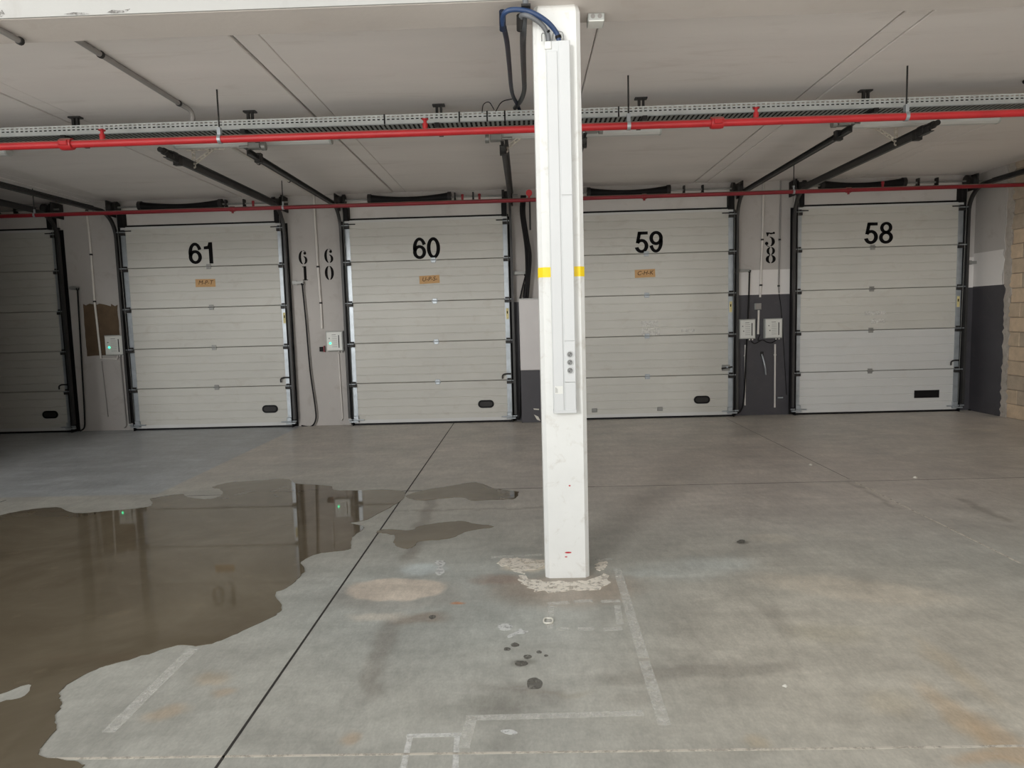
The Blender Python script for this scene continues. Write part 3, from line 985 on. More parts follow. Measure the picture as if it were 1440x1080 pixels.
    if num in TAGS:
        c = onY(*TAGPX[num], DOOR_Y)
        rot = math.radians({'61': 0.8, '60': -2.0, '59': -1.5}[num])
        hw, hh = 0.152, 0.060
        cr, sr = math.cos(rot), math.sin(rot)
        MBp = MB().prism([(c[0] + a * cr + b * sr, c[2] - a * sr + b * cr) for a, b in ((-hw, -hh), (hw, -hh), (hw, hh), (-hw, hh))], 'y', DOOR_Y - 0.003, DOOR_Y - 0.001)
        pt = MBp.build('paper_tag', M['paper'], d)
        text_mesh('tag_lettering', TAGS[num], 0.088, (c[0], DOOR_Y - 0.0035, c[2] + 0.005), M['brown_ink'], pt, 0.25, 0.0005, rot)
    # side latch or pull hook on the right stile
    if key in ('door_1', 'door_2', 'door_3', 'door_5'):
        px = {'door_1': (93, 542), 'door_2': (404, 532), 'door_3': (708, 527), 'door_5': (1338, 508)}[key]
        c = onY(*px, DOOR_Y - 0.04)
        T('latch_arm', M['dark'], d, curve([(x1 - 0.005, DOOR_Y - 0.02, c[2] + 0.01), (x1 - 0.09, DOOR_Y - 0.04, c[2] + 0.012), (x1 - 0.135, DOOR_Y - 0.045, c[2] - 0.01), (x1 - 0.138, DOOR_Y - 0.045, c[2] - 0.06)], 4), 0.011, 8)
    elif key == 'door_4':
        c = onY(1020.5, 517, DOOR_Y)
        o = MB().cbox((c[0] - 0.06, DOOR_Y - 0.02, c[2] - 0.045), (c[0] + 0.06, DOOR_Y - 0.005, c[2] + 0.045), 0.006).build('latch_plate', M['galv_dull'], d)
        T('latch_bolt', M['dark'], o, [(c[0] - 0.07, DOOR_Y - 0.03, c[2] - 0.012), (c[0] + 0.09, DOOR_Y - 0.03, c[2] + 0.012)], 0.012, 8)
        T('latch_knob', M['galv'], o, [(c[0] + 0.01, DOOR_Y - 0.05, c[2] + 0.012), (c[0] + 0.01, DOOR_Y - 0.015, c[2] + 0.012)], 0.014, 10)
    if key != 'door_1':
        px = {'door_2': (405, 447), 'door_3': (713.5, 441), 'door_4': (1024.5, 431.5), 'door_5': (1348, 424)}[key]
        c = onY(*px, DOOR_Y)
        o = B('warning_sticker', M['sticker'], d, (x1 - 0.058, DOOR_Y - 0.0075, c[2] - 0.08), (x1 - 0.018, DOOR_Y - 0.005, c[2] + 0.08))
        B('sticker_print', M['ink'], o, (x1 - 0.047, DOOR_Y - 0.0085, c[2] + 0.0), (x1 - 0.032, DOOR_Y - 0.007, c[2] + 0.04))
    if num in ('58', '59'):
        for (ax, ay, bx, by) in ({'59': ((902, 451, 926, 460), (902, 461, 928, 472), (958, 463, 977, 467)), '58': ((1216, 437, 1246, 443), (1225, 448, 1245, 455))}[num]):
            p, q = onY(ax, by, DOOR_Y), onY(bx, ay, DOOR_Y)
            B('scuff_patch', M['panel_scuff'], d, (p[0], DOOR_Y - 0.0015, p[2]), (q[0], DOOR_Y - 0.0003, q[2]))
    if num == '59':
        for px in ((836, 577), (928, 575)):
            c = onY(*px, DOOR_Y)
            MB().cbox((c[0] - 0.04, DOOR_Y - 0.014, c[2] - 0.03), (c[0] + 0.04, DOOR_Y, c[2] + 0.03), 0.006).build('clip_plate', M['galv_dull'], d)

# stencilled bay numbers on the wall
for ds, pts in (('61', ((420, 372, 352.5), (423, 394.5, 374.5))), ('60', ((456, 370, 350), (457, 394, 374))), ('58', ((1076, 347, 326.5), (1076, 370, 347.5)))):
    for ch_, (px, yb, yt) in zip(ds, pts):
        p, q = onY(px, yb, WALL_Y), onY(px, yt, WALL_Y)
        digit('stencilled_digit', 'stencil', ch_, p[0], p[2], q[2] - p[2], WALL_Y - 0.002, M['stencil'], wall_back, 0.98)


# ================================================================== DOOR TRACKS
RAIL_Z = 3.295
RAD = 0.36


def track(key, side, y_end, label, hanger=None, stop='spring'):
    x0, x1, _ = DOORS[key]
    sg = -1 if side == 'left' else 1            # outward direction
    xe = x0 if side == 'left' else x1
    xr = xe + sg * 0.045
    t_ = empty('door_track', (xr, DOOR_Y - 0.02, 0), label, 'door track', 'lift tracks of the dock doors')
    up_ = MB()
    # wall angle and C-shaped roller channel
    up_.prism([(xe - sg * 0.002, WALL_Y - 0.002), (xe + sg * 0.058, WALL_Y - 0.002), (xe + sg * 0.058, WALL_Y - 0.008), (xe + sg * 0.006, WALL_Y - 0.008), (xe + sg * 0.006, DOOR_Y - 0.055), (xe - sg * 0.002, DOOR_Y - 0.055)], 'z', 0.0, 3.10)
    up_.build('wall_angle', M['black'], t_)
    # rail: vertical channel, quarter bend, horizontal run
    prof_ = [(-0.026, -0.018), (0.026, -0.018), (0.026, 0.018), (0.020, 0.018), (0.020, -0.012), (-0.020, -0.012), (-0.020, 0.018), (-0.026, 0.018)]
    fr = []
    yv = DOOR_Y - 0.045
    zc = RAIL_Z - RAD
    Xv = (sg * 1.0, 0, 0)
    fr.append(((xr, yv, 0.12), (0, 1, 0), Xv))
    for i in range(13):
        a = math.radians(90 * i / 12)
        o = (xr, yv - RAD + RAD * math.cos(a), zc + RAD * math.sin(a))
        fr.append((o, (0, math.cos(a), math.sin(a)), Xv))
    fr.append(((xr, y_end, RAIL_Z), (0, 0, 1), Xv))
    pf = [(a, -b) for a, b in prof_]
    MB().sweep(pf, fr).build('rail', M['steel'], t_)
    # stiffening angle on the horizontal run
    MB().prism([(xr + sg * 0.022, RAIL_Z + 0.046), (xr + sg * 0.022, RAIL_Z - 0.03), (xr + sg * 0.028, RAIL_Z - 0.03), (xr + sg * 0.028, RAIL_Z + 0.041), (xr + sg * 0.058, RAIL_Z + 0.041), (xr + sg * 0.058, RAIL_Z + 0.046)], 'y', y_end + 0.02, DOOR_Y - 0.5).build('rail_angle', M['steel'], t_)
    MB().cbox((min(xe - sg * 0.01, xe - sg * 0.085), DOOR_Y - 0.09, 3.09), (max(xe - sg * 0.01, xe - sg * 0.085), WALL_Y - 0.04, 3.32), 0.01).build('flag_bracket', M['black'], t_)
    MB().cbox((xr - 0.035, y_end + 0.22, RAIL_Z - 0.05), (xr + 0.035, y_end + 0.29, RAIL_Z + 0.045), 0.008).build('splice_plate', M['dark'], t_)
    if stop == 'spring':
        st = MB()
        st.tube([(xr, y_end - 0.02, RAIL_Z + 0.03), (xr, y_end + 0.14, RAIL_Z + 0.03)], 0.035, 12)
        st.tube([(xr, y_end - 0.09, RAIL_Z + 0.03), (xr, y_end - 0.02, RAIL_Z + 0.03)], 0.026, 12)
        st.cbox((xr - 0.04, y_end + 0.10, RAIL_Z - 0.02), (xr + 0.04, y_end + 0.20, RAIL_Z + 0.06), 0.01)
        st.build('end_stop', M['dark'], t_)
    else:
        st = MB()
        st.tube([(xr + sg * -0.12, y_end + 0.02, RAIL_Z + 0.055), (xr + sg * 0.10, y_end + 0.02, RAIL_Z + 0.055)], 0.014, 8)
        st.tube([(xr - sg * 0.17, y_end + 0.02, RAIL_Z + 0.055), (xr - sg * 0.13, y_end + 0.02, RAIL_Z + 0.055)], 0.042, 12)
        st.cbox((min(xr - sg * 0.12, xr), y_end - 0.02, RAIL_Z + 0.03), (max(xr - sg * 0.12, xr), y_end + 0.06, RAIL_Z + 0.09), 0.008)
        st.build('end_pulley', M['galv_dull'], t_)
    if hanger:
        yh, kind = hanger
        hz = CEIL_Z - 0.003
        hb = MB()
        w = 0.34

        def bar(p, q, wd=0.036):
            p, q = Vector(p), Vector(q)
            dd = (q - p)
            L = dd.length
            dd.normalize()
            nn = Vector((-dd.z, 0, dd.x))
            k = max(2, int(L / 0.045))
            for s_ in (-1, 1):                      # two edges, then bridges between the holes
                a, b = p + nn * s_ * wd * 0.5, p + nn * s_ * wd * 0.22
                c, e = q + nn * s_ * wd * 0.5, q + nn * s_ * wd * 0.22
                hb.prism([(a.x, a.z), (c.x, c.z), (e.x, e.z), (b.x, b.z)], 'y', yh - 0.003, yh + 0.003)
            for i in range(k + 1):
                c0 = p + dd * (L * i / k)
                a, b = c0 - dd * 0.009, c0 + dd * 0.009
                hb.prism([(a.x + nn.x * wd * .24, a.z + nn.z * wd * .24), (b.x + nn.x * wd * .24, b.z + nn.z * wd * .24), (b.x - nn.x * wd * .24, b.z - nn.z * wd * .24), (a.x - nn.x * wd * .24, a.z - nn.z * wd * .24)], 'y', yh - 0.0025, yh + 0.0025)
        xin = xr + sg * 0.035
        bar((xin, 0, RAIL_Z - 0.01), (xin, 0, hz))
        bar((xin - sg * 0.07, 0, hz - 0.02), (xin + sg * w, 0, hz - 0.02))
        bar((xin, 0, RAIL_Z + 0.03), (xin + sg * w * 0.62, 0, hz - 0.03))
        hb.build('hanger_bracket', M['cream'], t_)
    return t_


track('door_1', 'right', 7.6, 'shadowed dark lift track right of the unnumbered left door')
track('door_2', 'left', 7.0, 'dark lift track between the brown wall patch and door 61')
track('door_2', 'right', 7.0, 'dark lift track with cream perforated bracket, along right edge of door 61', (7.55, 'a'))
track('door_3', 'left', 7.0, 'dark lift track with end pulley, beside the green-lit box and door 60', None, 'pulley')
track('door_3', 'right', 7.0, 'dark lift track running up just left of the white pillar', (7.3, 'a'), 'pulley')
track('door_4', 'left', 6.8, 'dark lift track mostly hidden behind the white pillar', None, 'pulley')
track('door_4', 'right', 6.85, 'dark lift track with end pulley, left of the charcoal wall strip', None, 'pulley')
track('door_5', 'left', 6.95, 'dark lift track with cream perforated bracket, right of the charcoal wall strip', (7.55, 'a'))
track('door_5', 'right', 7.0, 'dark lift track running along the tan block wall')

# torsion spring shafts
SHZ, SHY = 3.372, 10.28
SPR = {'door_1': None, 'door_2': (197, 310), 'door_3': (520, 632), 'door_4': (828, 940), 'door_5': (1155, 1270)}
SLAB = {'door_1': 'shadowed black spring shaft above the unnumbered left door', 'door_2': 'black spring shaft above the door with an M-P-T tag', 'door_3': 'black spring shaft above the door just left of the pillar',
        'door_4': 'black spring shaft starting behind the pillar, above the door right of it', 'door_5': 'black spring shaft nearest the block wall, above door 58'}
for key, (x0, x1, num) in DOORS.items():
    s_ = empty('spring_shaft', ((x0 + x1) / 2, SHY, SHZ), SLAB[key], 'spring shaft', 'torsion spring shafts over the doors')
    T('shaft', M['galv_dull'], s_, [(x0 - 0.12, SHY, SHZ), (x1 + 0.16, SHY, SHZ)], 0.0135, 10)
    if SPR[key]:
        a, b = onY(SPR[key][0], 283, SHY)[0], onY(SPR[key][1], 278, SHY)[0]
    else:
        a, b = x0 + 0.45, x0 + 1.65
    n = 14
    pts, rr = [], []
    for i in range(n + 1):
        u = i / n
        pts.append((a + (b - a) * u, SHY, SHZ + 0.008 - 0.024 * math.sin(math.pi * u)))
        rr.append(0.066 - 0.026 * math.sin(math.pi * u) ** 0.7)
    T('spring', M['black'], s_, pts, rr, 14)
    for xc in (a, b):
        MB().tube([(xc - 0.025, SHY, SHZ + 0.01), (xc + 0.025, SHY, SHZ + 0.01)], 0.070, 14).build('winding_cone', M['dark'], s_)
    for xe, sg in ((x0 - 0.0, -1), (x1 + 0.0, 1)):
        MB().tube([(xe - sg * 0.07, SHY, SHZ), (xe - sg * 0.035, SHY, SHZ), (xe - sg * 0.034, SHY, SHZ), (xe + sg * 0.045, SHY, SHZ), (xe + sg * 0.046, SHY, SHZ), (xe + sg * 0.06, SHY, SHZ)], [0.085, 0.085, 0.062, 0.062, 0.088, 0.088], 18).build('cable_drum', M['dark'], s_)
        MB().cbox((min(xe + sg * 0.065, xe + sg * 0.085), SHY - 0.06, SHZ - 0.12), (max(xe + sg * 0.065, xe + sg * 0.085), WALL_Y - 0.003, SHZ + 0.10), 0.01).build('end_bearing', M['dark'], s_)
        T('lift_cable', M['galv_dull'], s_, [(xe - sg * 0.005, SHY + 0.06, SHZ), (xe - sg * 0.005, DOOR_Y - 0.02, 0.12)], 0.003, 5)
    for u in (0.69, 0.80):
        xm = x0 + (x1 - x0) * u
        MB().box((xm - 0.012, SHY - 0.035, SHZ - 0.05), (xm + 0.012, WALL_Y - 0.037, SHZ - 0.03)).box((xm - 0.012, SHY - 0.035, SHZ - 0.05), (xm + 0.012, SHY + 0.035, SHZ + 0.06)).build('shaft_bracket', M['dark'], s_)

# ================================================================== PIPES AND TRAY
# upper sprinkler pipe
PU_Y, PU_Z, PU_R = 5.80, 3.106, 0.032
p_ = empty('sprinkler_pipe', (0, PU_Y, PU_Z), 'thick red sprinkler pipe hung below the cable tray', 'pipe')
T('pipe_run', M['red'], p_, [(PART_X, PU_Y, PU_Z), (-4.0, PU_Y, PU_Z), (2, PU_Y, PU_Z), (RIGHT_X, PU_Y, PU_Z)], PU_R, 16)
for px in (93, 1008):
    x = onY(px, 190, PU_Y)[0]
    MB().tube([(x - 0.05, PU_Y, PU_Z), (x - 0.03, PU_Y, PU_Z), (x + 0.03, PU_Y, PU_Z), (x + 0.05, PU_Y, PU_Z)], [0.046, 0.050, 0.050, 0.046], 16).cbox((x - 0.035, PU_Y - 0.06, PU_Z - 0.02), (x + 0.035, PU_Y - 0.03, PU_Z + 0.02), 0.006).build('coupling', M['red'], p_)
for px in (143, 598, 1063):
    x = onY(px, 180, PU_Y)[0]
    MB().tube([(x, PU_Y, PU_Z), (x, PU_Y, PU_Z + 0.07)], 0.022, 10).tube([(x, PU_Y, PU_Z + 0.07), (x, PU_Y, PU_Z + 0.10)], 0.014, 8).tube([(x, PU_Y, PU_Z + 0.10), (x, PU_Y, PU_Z + 0.106)], 0.028, 10).build('sprinkler_head', M['red'], p_)
for px in (308, 884, 1274):
    x = onY(px, 175, PU_Y)[0]
    h_ = T('hanger_rod', M['dark'], p_, [(x, PU_Y, PU_Z + PU_R + 0.05), (x, PU_Y, CEIL_Z + 0.002)], 0.007, 8)
    MB().tube([(x - 0.014, PU_Y, PU_Z), (x + 0.014, PU_Y, PU_Z)], PU_R + 0.006, 16).box((x - 0.014, PU_Y - 0.02, PU_Z + PU_R), (x + 0.014, PU_Y + 0.02, PU_Z + PU_R + 0.06)).build('pipe_clamp', M['galv'], h_)

PL_Y, PL_Z, PL_R = 9.40, 3.148, 0.028
p_ = empty('sprinkler_pipe', (0, PL_Y, PL_Z), 'thinner red pipe crossing in front of the door tops', 'pipe')
T('pipe_run', M['red_dark'], p_, [(LEFT_X, PL_Y, PL_Z), (0, PL_Y, PL_Z), (RIGHT_X, PL_Y, PL_Z)], PL_R, 14)
for px in (326, 906, 1193):
    x = onY(px, 280, PL_Y)[0]
    MB().tube([(x - 0.03, PL_Y, PL_Z), (x + 0.03, PL_Y, PL_Z)], 0.036, 12).tube([(x, PL_Y, PL_Z), (x, PL_Y, PL_Z - 0.055)], 0.016, 8).build('coupling', M['red_dark'], p_)
for px in (650, 674, 355, 1241):
    x = onY(px, 270, PL_Y)[0]
    MB().tube([(x, PL_Y, PL_Z), (x, PL_Y, PL_Z + 0.07)], 0.016, 8).tube([(x, PL_Y, PL_Z + 0.07), (x, PL_Y, PL_Z + 0.10)], [0.022, 0.018], 8).build('sprinkler_head', M['red_dark'], p_)
for px in (397, 1116, 46):
    x = onY(px, 270, PL_Y)[0]
    h_ = T('hanger_rod', M['dark'], p_, [(x, PL_Y, PL_Z + PL_R), (x, PL_Y, CEIL_Z + 0.002)], 0.006, 8)
    MB().tube([(x - 0.012, PL_Y, PL_Z), (x + 0.012, PL_Y, PL_Z)], PL_R + 0.005, 14).box((x - 0.008, PL_Y - 0.01, PL_Z + PL_R), (x + 0.008, PL_Y + 0.01, PL_Z + PL_R + 0.05)).build('pipe_clamp', M['galv'], h_)
x = onY(744, 275, PL_Y)[0]
MB().tube([(x, PL_Y - 0.02, PL_Z + 0.09), (x, PL_Y + 0.02, PL_Z + 0.09)], 0.042, 16).tube([(x, PL_Y, PL_Z), (x, PL_Y, PL_Z + 0.06)], 0.014, 8).build('valve_disc', M['red'], p_)
T('drop_pipe', M['dark'], p_, [(onY(745, 290, PL_Y)[0], PL_Y, PL_Z), (onY(745, 290, PL_Y)[0], PL_Y, 2.75)], 0.012, 8)

# cable tray
TY0, TY1, TZ0, TZ1 = 6.20, 6.50, 3.294, 3.374
tr = empty('cable_tray', (0, (TY0 + TY1) / 2, TZ0), 'long perforated zinc cable tray under the ceiling', 'cable tray')
X0, X1 = PART_X, RIGHT_X
pitch = 0.0425
for yy, nm in ((TY0, 'side_flange'), (TY1, 'side_flange')):
    fl = MB()
    rows = [(TZ0, 3.329), (3.339, 3.352), (3.362, TZ1)]
    for a, b in rows:
        fl.box((X0, yy - 0.001, a), (X1, yy + 0.001, b))
    n = int((X1 - X0) / pitch)
    for i in range(n):
        xa = X0 + i * pitch
        for za, zb in ((3.329, 3.339), (3.352, 3.362)):
            fl.add([(xa, yy - 0.001, za), (xa + 0.018, yy - 0.001, za), (xa + 0.018, yy - 0.001, zb), (xa, yy - 0.001, zb)], [(0, 1, 2, 3)])
    fl.build(nm, M['tray'], tr)
MB().box((X0, TY0 - 0.006, TZ0 - 0.003), (X1, TY0 + 0.014, TZ0 + 0.001)).build('bottom_lip', M['galv'], tr)
MB().box((X0, TY1 - 0.014, TZ0 - 0.003), (X1, TY1 + 0.004, TZ0 + 0.001)).build('bottom_lip', M['galv'], tr)
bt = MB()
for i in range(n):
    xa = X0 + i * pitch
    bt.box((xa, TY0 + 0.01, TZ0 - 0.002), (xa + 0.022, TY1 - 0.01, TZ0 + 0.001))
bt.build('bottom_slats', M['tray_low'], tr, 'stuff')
for px in (85, 350, 620, 892, 1175, 1420):
    x = onZ(px, 155, CEIL_Z)[0]
    hb = MB()
    hb.box((x - 0.055, 6.36, CEIL_Z - 0.014), (x + 0.055, 6.42, CEIL_Z - 0.0005))
    hb.box((x - 0.028, 6.37, TZ1), (x - 0.006, 6.40, CEIL_Z - 0.01))
    hb.box((x + 0.012, 6.37, TZ1), (x + 0.030, 6.40, CEIL_Z - 0.01))
    hb.box((x - 0.02, TY0 - 0.02, TZ0 - 0.035), (x + 0.02, TY1 + 0.04, TZ0 - 0.004))
    hb.build('tray_hanger', M['dark'], tr)
cols = [('black power cable lying at the front of the tray', M['black'], 0.034), ('dark grey power cable lying mid tray', M['dark'], 0.030), ('thick black cable lying at the back of the tray', M['black'], 0.036)]  # kept dark and thick as a backing, so the flange slots look shaded
for i, (lb, m, r) in enumerate(cols):
    y = TY0 + 0.045 + i * 0.09
    pts = [(x, y + 0.006 * math.sin(x * 1.3 + i), TZ0 + r + 0.002 + 0.003 * math.sin(2.1 * x + i)) for x in np.linspace(X0, X1, 60)]
    o = MB().tube(pts, r, 8).build('tray_cable', m)
    tag(o, lb, 'cable', 'cables lying in the tray')
for px, py in ((685, 165), (710, 166), (646, 168), (541, 175), (870, 165)):
    c = onY(px, py, TY0)
    MB().box((c[0] - 0.006, TY0 - 0.006, TZ0 - 0.006), (c[0] + 0.006, TY0 + 0.001, TZ1 + 0.004)).build('cable_tie', M['black'], tr)
wl = MB()
wl.tube(curve([(onY(678, 160, 6.2)[0], 6.18, 3.36), (onY(680, 148, 6.2)[0], 6.19, 3.43), (onY(688, 146, 6.2)[0], 6.2, 3.45), (onY(695, 156, 6.2)[0], 6.22, 3.39)], 6), 0.004, 6)
wl.tube(curve([(onY(697, 158, 6.2)[0], 6.2, 3.37), (onY(706, 145, 6.2)[0], 6.2, 3.45), (onY(722, 139, 6.2)[0], 6.22, 3.48)], 6), 0.004, 6)
tag(wl.build('loose_wire', M['black']), 'two thin black wire loops springing from the cable tray', 'wire')

# fluorescent battens (off)
for i, (pa, pb, lb) in enumerate((((-90, 218), (11, 213), 'unlit white batten light cut by the left edge'), ((244, 203), (468, 198), 'unlit white batten light above a perforated bracket, left of the pillar'),
                                  ((706, 192), (930, 183), 'unlit white batten light passing behind the pillar'), ((1190, 178), (1411, 165), 'unlit white batten light below the red pipe, nearest the block wall'))):
    a, b = onZ(*pa, CEIL_Z - 0.05), onZ(*pb, CEIL_Z - 0.05)
    y = (a[1] + b[1]) / 2
    l_ = empty('batten_light', ((a[0] + b[0]) / 2, y, CEIL_Z), lb, 'light', 'unlit ceiling battens')
    B('housing', M['face'], l_, (a[0] + 0.03, y - 0.035, CEIL_Z - 0.045), (b[0] - 0.03, y + 0.035, CEIL_Z - 0.0005))
    MB().prism([(y - 0.055, CEIL_Z - 0.04), (y - 0.05, CEIL_Z - 0.07), (y - 0.025, CEIL_Z - 0.088), (y + 0.025, CEIL_Z - 0.088), (y + 0.05, CEIL_Z - 0.07), (y + 0.055, CEIL_Z - 0.04)], 'x', a[0] + 0.02, b[0] - 0.02).build('diffuser', M['lens'], l_)
    for x in (a[0], b[0] - 0.02):
        MB().prism([(y - 0.056, CEIL_Z - 0.035), (y - 0.05, CEIL_Z - 0.072), (y - 0.025, CEIL_Z - 0.09), (y + 0.025, CEIL_Z - 0.09), (y + 0.05, CEIL_Z - 0.072), (y + 0.056, CEIL_Z - 0.035)], 'x', x, x + 0.02).build('end_cap', M['box_grey'], l_)

# ceiling conduits
def conduit(pts, r, m, label, clips=(), name='conduit', cat='conduit', group=None, clipm=None):
    c_ = empty(name, pts[0], label, cat, group)
    T('tube', m, c_, pts, r, 10)
    for c in clips:
        dv = c[1]
        MB().tube([tuple(c[0][i] - dv[i] * 0.012 for i in range(3)), tuple(c[0][i] + dv[i] * 0.012 for i in range(3))], r + 0.006, 10).build('clip', clipm or M['dark'], c_)
    return c_


YD, ZD = (0, 1, 0), (0, 0, 1)
zc = CEIL_Z - 0.022
conduit([(-2.93, BEAM_Y1, zc), (-2.93, 6.06, zc)] + [tuple(p) for p in curve([(-2.93, 6.1, zc), (-2.90, 6.18, zc - 0.02), (-2.90, 6.22, zc - 0.07), (-2.93, 6.24, zc - 0.12)], 4)], 0.020, M['pvc_grey'],
        'grey ceiling conduit bending down into the tray, upper left', [((-2.93, 4.95, zc), YD), ((-2.93, 6.04, zc), YD)])
zb = BEAM_Z - 0.020
conduit([(-2.945, BEAM_Y0 + 0.0, zb), (-2.945, BEAM_Y1 - 0.07, zb)], 0.017, M['pvc_grey'], 'short grey conduit stub under the beam at upper left corner', [((-2.945, BEAM_Y1 - 0.09, zb), YD)])
zc = CEIL_Z - 0.018
p60 = [onY(*q, WALL_Y - 0.022) for q in ((442, 292), (447, 375), (451, 426), (453, 462))]
conduit([(-3.12, 7.45, zc), (-3.12, 10.40, zc), (p60[0][0], WALL_Y - 0.03, zc - 0.02), (p60[0][0], WALL_Y - 0.022, zc - 0.08), tuple(p60[1]), tuple(p60[2]), tuple(p60[3])], 0.017, M['pvc'],
        'pale conduit along ceiling and down wall between doors 61 and 60', [((-3.12, 8.3, zc), YD), ((-3.12, 9.35, zc), YD), (tuple(p60[1]), ZD), (tuple(p60[2]), ZD)])
p61 = [onY(*q, WALL_Y - 0.022) for q in ((122, 296), (128, 358), (133, 424), (142, 504), (165, 505), (166, 499))]
conduit([tuple(p) for p in p61], 0.016, M['pvc'], 'pale conduit down the wall over the brown patch left of door 61', [(tuple(p61[0]), ZD), (tuple(p61[1]), ZD), (tuple(p61[2]), ZD)])
q_ = [onY(*q, WALL_Y - 0.014) for q in ((143, 508), (152, 586))]
conduit([tuple(p) for p in q_], 0.006, M['pvc_grey'], 'thin grey pipe below the brown patch left of door 61')
q_ = [onY(*q, WALL_Y - 0.014) for q in ((169, 501), (178, 598))]
conduit([tuple(p) for p in q_] + [(q_[1][0] - 0.03, WALL_Y - 0.03, q_[1][2] - 0.04)], 0.010, M['pvc_grey'], 'grey pipe from control box down beside door 61 left edge')
q_ = [onY(*q, WALL_Y - 0.014) for q in ((476, 497), (482, 588))]
conduit([tuple(p) for p in q_] + [(q_[1][0] - 0.02, WALL_Y - 0.03, q_[1][2] - 0.03)], 0.011, M['pvc'], 'pale pipe from control box down beside door 60 left edge')
q_ = [onY(*q, WALL_Y - 0.022) for q in ((1074, 255), (1072, 337), (1069, 418))]
conduit([(q_[0][0], 10.2, CEIL_Z - 0.02), tuple(q_[0]), tuple(q_[1]), tuple(q_[2])], 0.016, M['pvc'], 'pale conduit down wall to small junction box between doors 59 and 58', [(tuple(q_[1]), ZD), (tuple(onY(1070, 401, WALL_Y - 0.022)), ZD)])
q_ = [onY(*q, WALL_Y - 0.020) for q in ((1067, 436), (1066, 470))]
conduit([tuple(p) for p in q_], 0.016, M['pvc'], 'short pale conduit under the small junction box on charcoal wall')
q_ = [onY(*q, WALL_Y - 0.016) for q in ((1098, 252), (1097, 330), (1095, 402))]
conduit([tuple(p) for p in q_] + [tuple(onY(1095.5, 412, WALL_Y - 0.014))], 0.012, M['pvc_grey'], 'thin conduit right of the stencilled 58 on the wall', [(tuple(onY(1096.5, 337, WALL_Y - 0.016)), ZD), (tuple(onY(1095, 402, WALL_Y - 0.016)), ZD)])
q_ = [onY(*q, WALL_Y - 0.010) for q in ((1095.5, 413), (1099, 440), (1104, 520), (1106, 555))]
conduit([tuple(p) for p in curve([tuple(p) for p in q_], 5)], 0.005, M['black'], 'thin black cord down charcoal wall beside door 58', name='thin_cable', cat='cable')
for (a, b, lb) in (((1048, 485), (1047.5, 570), 'pale pipe low on charcoal wall behind the hanging cable, door 59 side'), ((1090, 484), (1089.5, 573), 'pale pipe low on charcoal wall under the control box, door 58 side')):
    q_ = [onY(*q, WALL_Y - 0.016) for q in (a, b)]
    conduit([tuple(p) for p in q_], 0.0135, M['pvc'], lb, [(tuple(onY((a[0] + b[0]) / 2, a[1] + 15, WALL_Y - 0.016)), ZD)], clipm=M['pvc'])
# conduit crossing the ceiling at upper right and the dark one into the tray
qa, qb = onZ(1445, 104, CEIL_Z - 0.02), onZ(1408, 132, CEIL_Z - 0.02)
conduit([(qb[0] - 0.02, 5.2, CEIL_Z - 0.02), (qb[0] - 0.02, 6.25, CEIL_Z - 0.02)], 0.016, M['dark'], 'dark conduit meeting the tray at upper right corner')
# small junction box
c = onY(1065, 431, WALL_Y)
j_ = empty('junction_box', (c[0], WALL_Y, c[2]), 'small grey square junction box on charcoal wall', 'junction box')
MB().cbox((c[0] - 0.047, WALL_Y - 0.05, c[2] - 0.047), (c[0] + 0.047, WALL_Y - 0.005, c[2] + 0.047), 0.006).build('body', M['box_grey'], j_)
MB().cbox((c[0] - 0.043, WALL_Y - 0.056, c[2] - 0.043), (c[0] + 0.043, WALL_Y - 0.049, c[2] + 0.043), 0.004).build('cover', M['pvc_grey'], j_)

# control boxes
for px0, py0, px1, py1, lit, lb in ((148, 471, 172, 500, True, 'grey control box with green light on the brown patch'), (459, 465.5, 481.5, 494, True, 'grey control box with green light left of door 60'),
                                    (1039.5, 448.5, 1063, 477, False, 'grey control box beside door 59, left of the charcoal pair'), (1076, 447.5, 1101, 476, False, 'grey control box beside door 58, right of the charcoal pair')):
    p, q = onY(px0, py1, WALL_Y - 0.09), onY(px1, py0, WALL_Y - 0.09)
    x0, x1, z0, z1 = p[0], q[0], p[2], q[2]
    b_ = empty('control_box', ((x0 + x1) / 2, WALL_Y, z0), lb, 'control box', 'door control boxes on the back wall')
    MB().cbox((x0, WALL_Y - 0.085, z0), (x1, WALL_Y - 0.004, z1), 0.01).build('housing', M['box_grey'], b_)
    f_ = MB().cbox((x0 + 0.012, WALL_Y - 0.093, z0 + 0.012), (x1 - 0.012, WALL_Y - 0.083, z1 - 0.012), 0.005).build('face_plate', M['face'], b_)
    yf = WALL_Y - 0.0935
    W, H = x1 - x0, z1 - z0
    B('button_strip', M['ink'], f_, (x0 + W * 0.74, yf - 0.001, z0 + H * 0.16), (x0 + W * 0.79, yf + 0.001, z0 + H * 0.80))
    pr = MB()
    for k in range(7):
        z = z0 + H * (0.82 - k * 0.1)
        pr.box((x0 + W * 0.36, yf - 0.0006, z - 0.004), (x0 + W * (0.66 if k else 0.6), yf + 0.001, z + (0.004 if k == 0 else 0.0005)))
    pr.box((x0 + W * 0.17, yf - 0.0006, z0 + H * 0.62), (x0 + W * 0.24, yf + 0.001, z0 + H * 0.67))
    pr.build('printed_lines', M['print'], f_)
    T('status_light', M['led'] if lit else M['led_off'], f_, [(x0 + W * 0.26, yf - 0.006, z0 + H * 0.40), (x0 + W * 0.26, yf + 0.001, z0 + H * 0.40)], 0.014 if lit else 0.008, 12)
    for u in (0.68, 0.86):
        T('cable_gland', M['pvc'], b_, [(x0 + W * u, WALL_Y - 0.045, z0 - 0.022), (x0 + W * u, WALL_Y - 0.045, z0 + 0.003)], 0.011, 8)
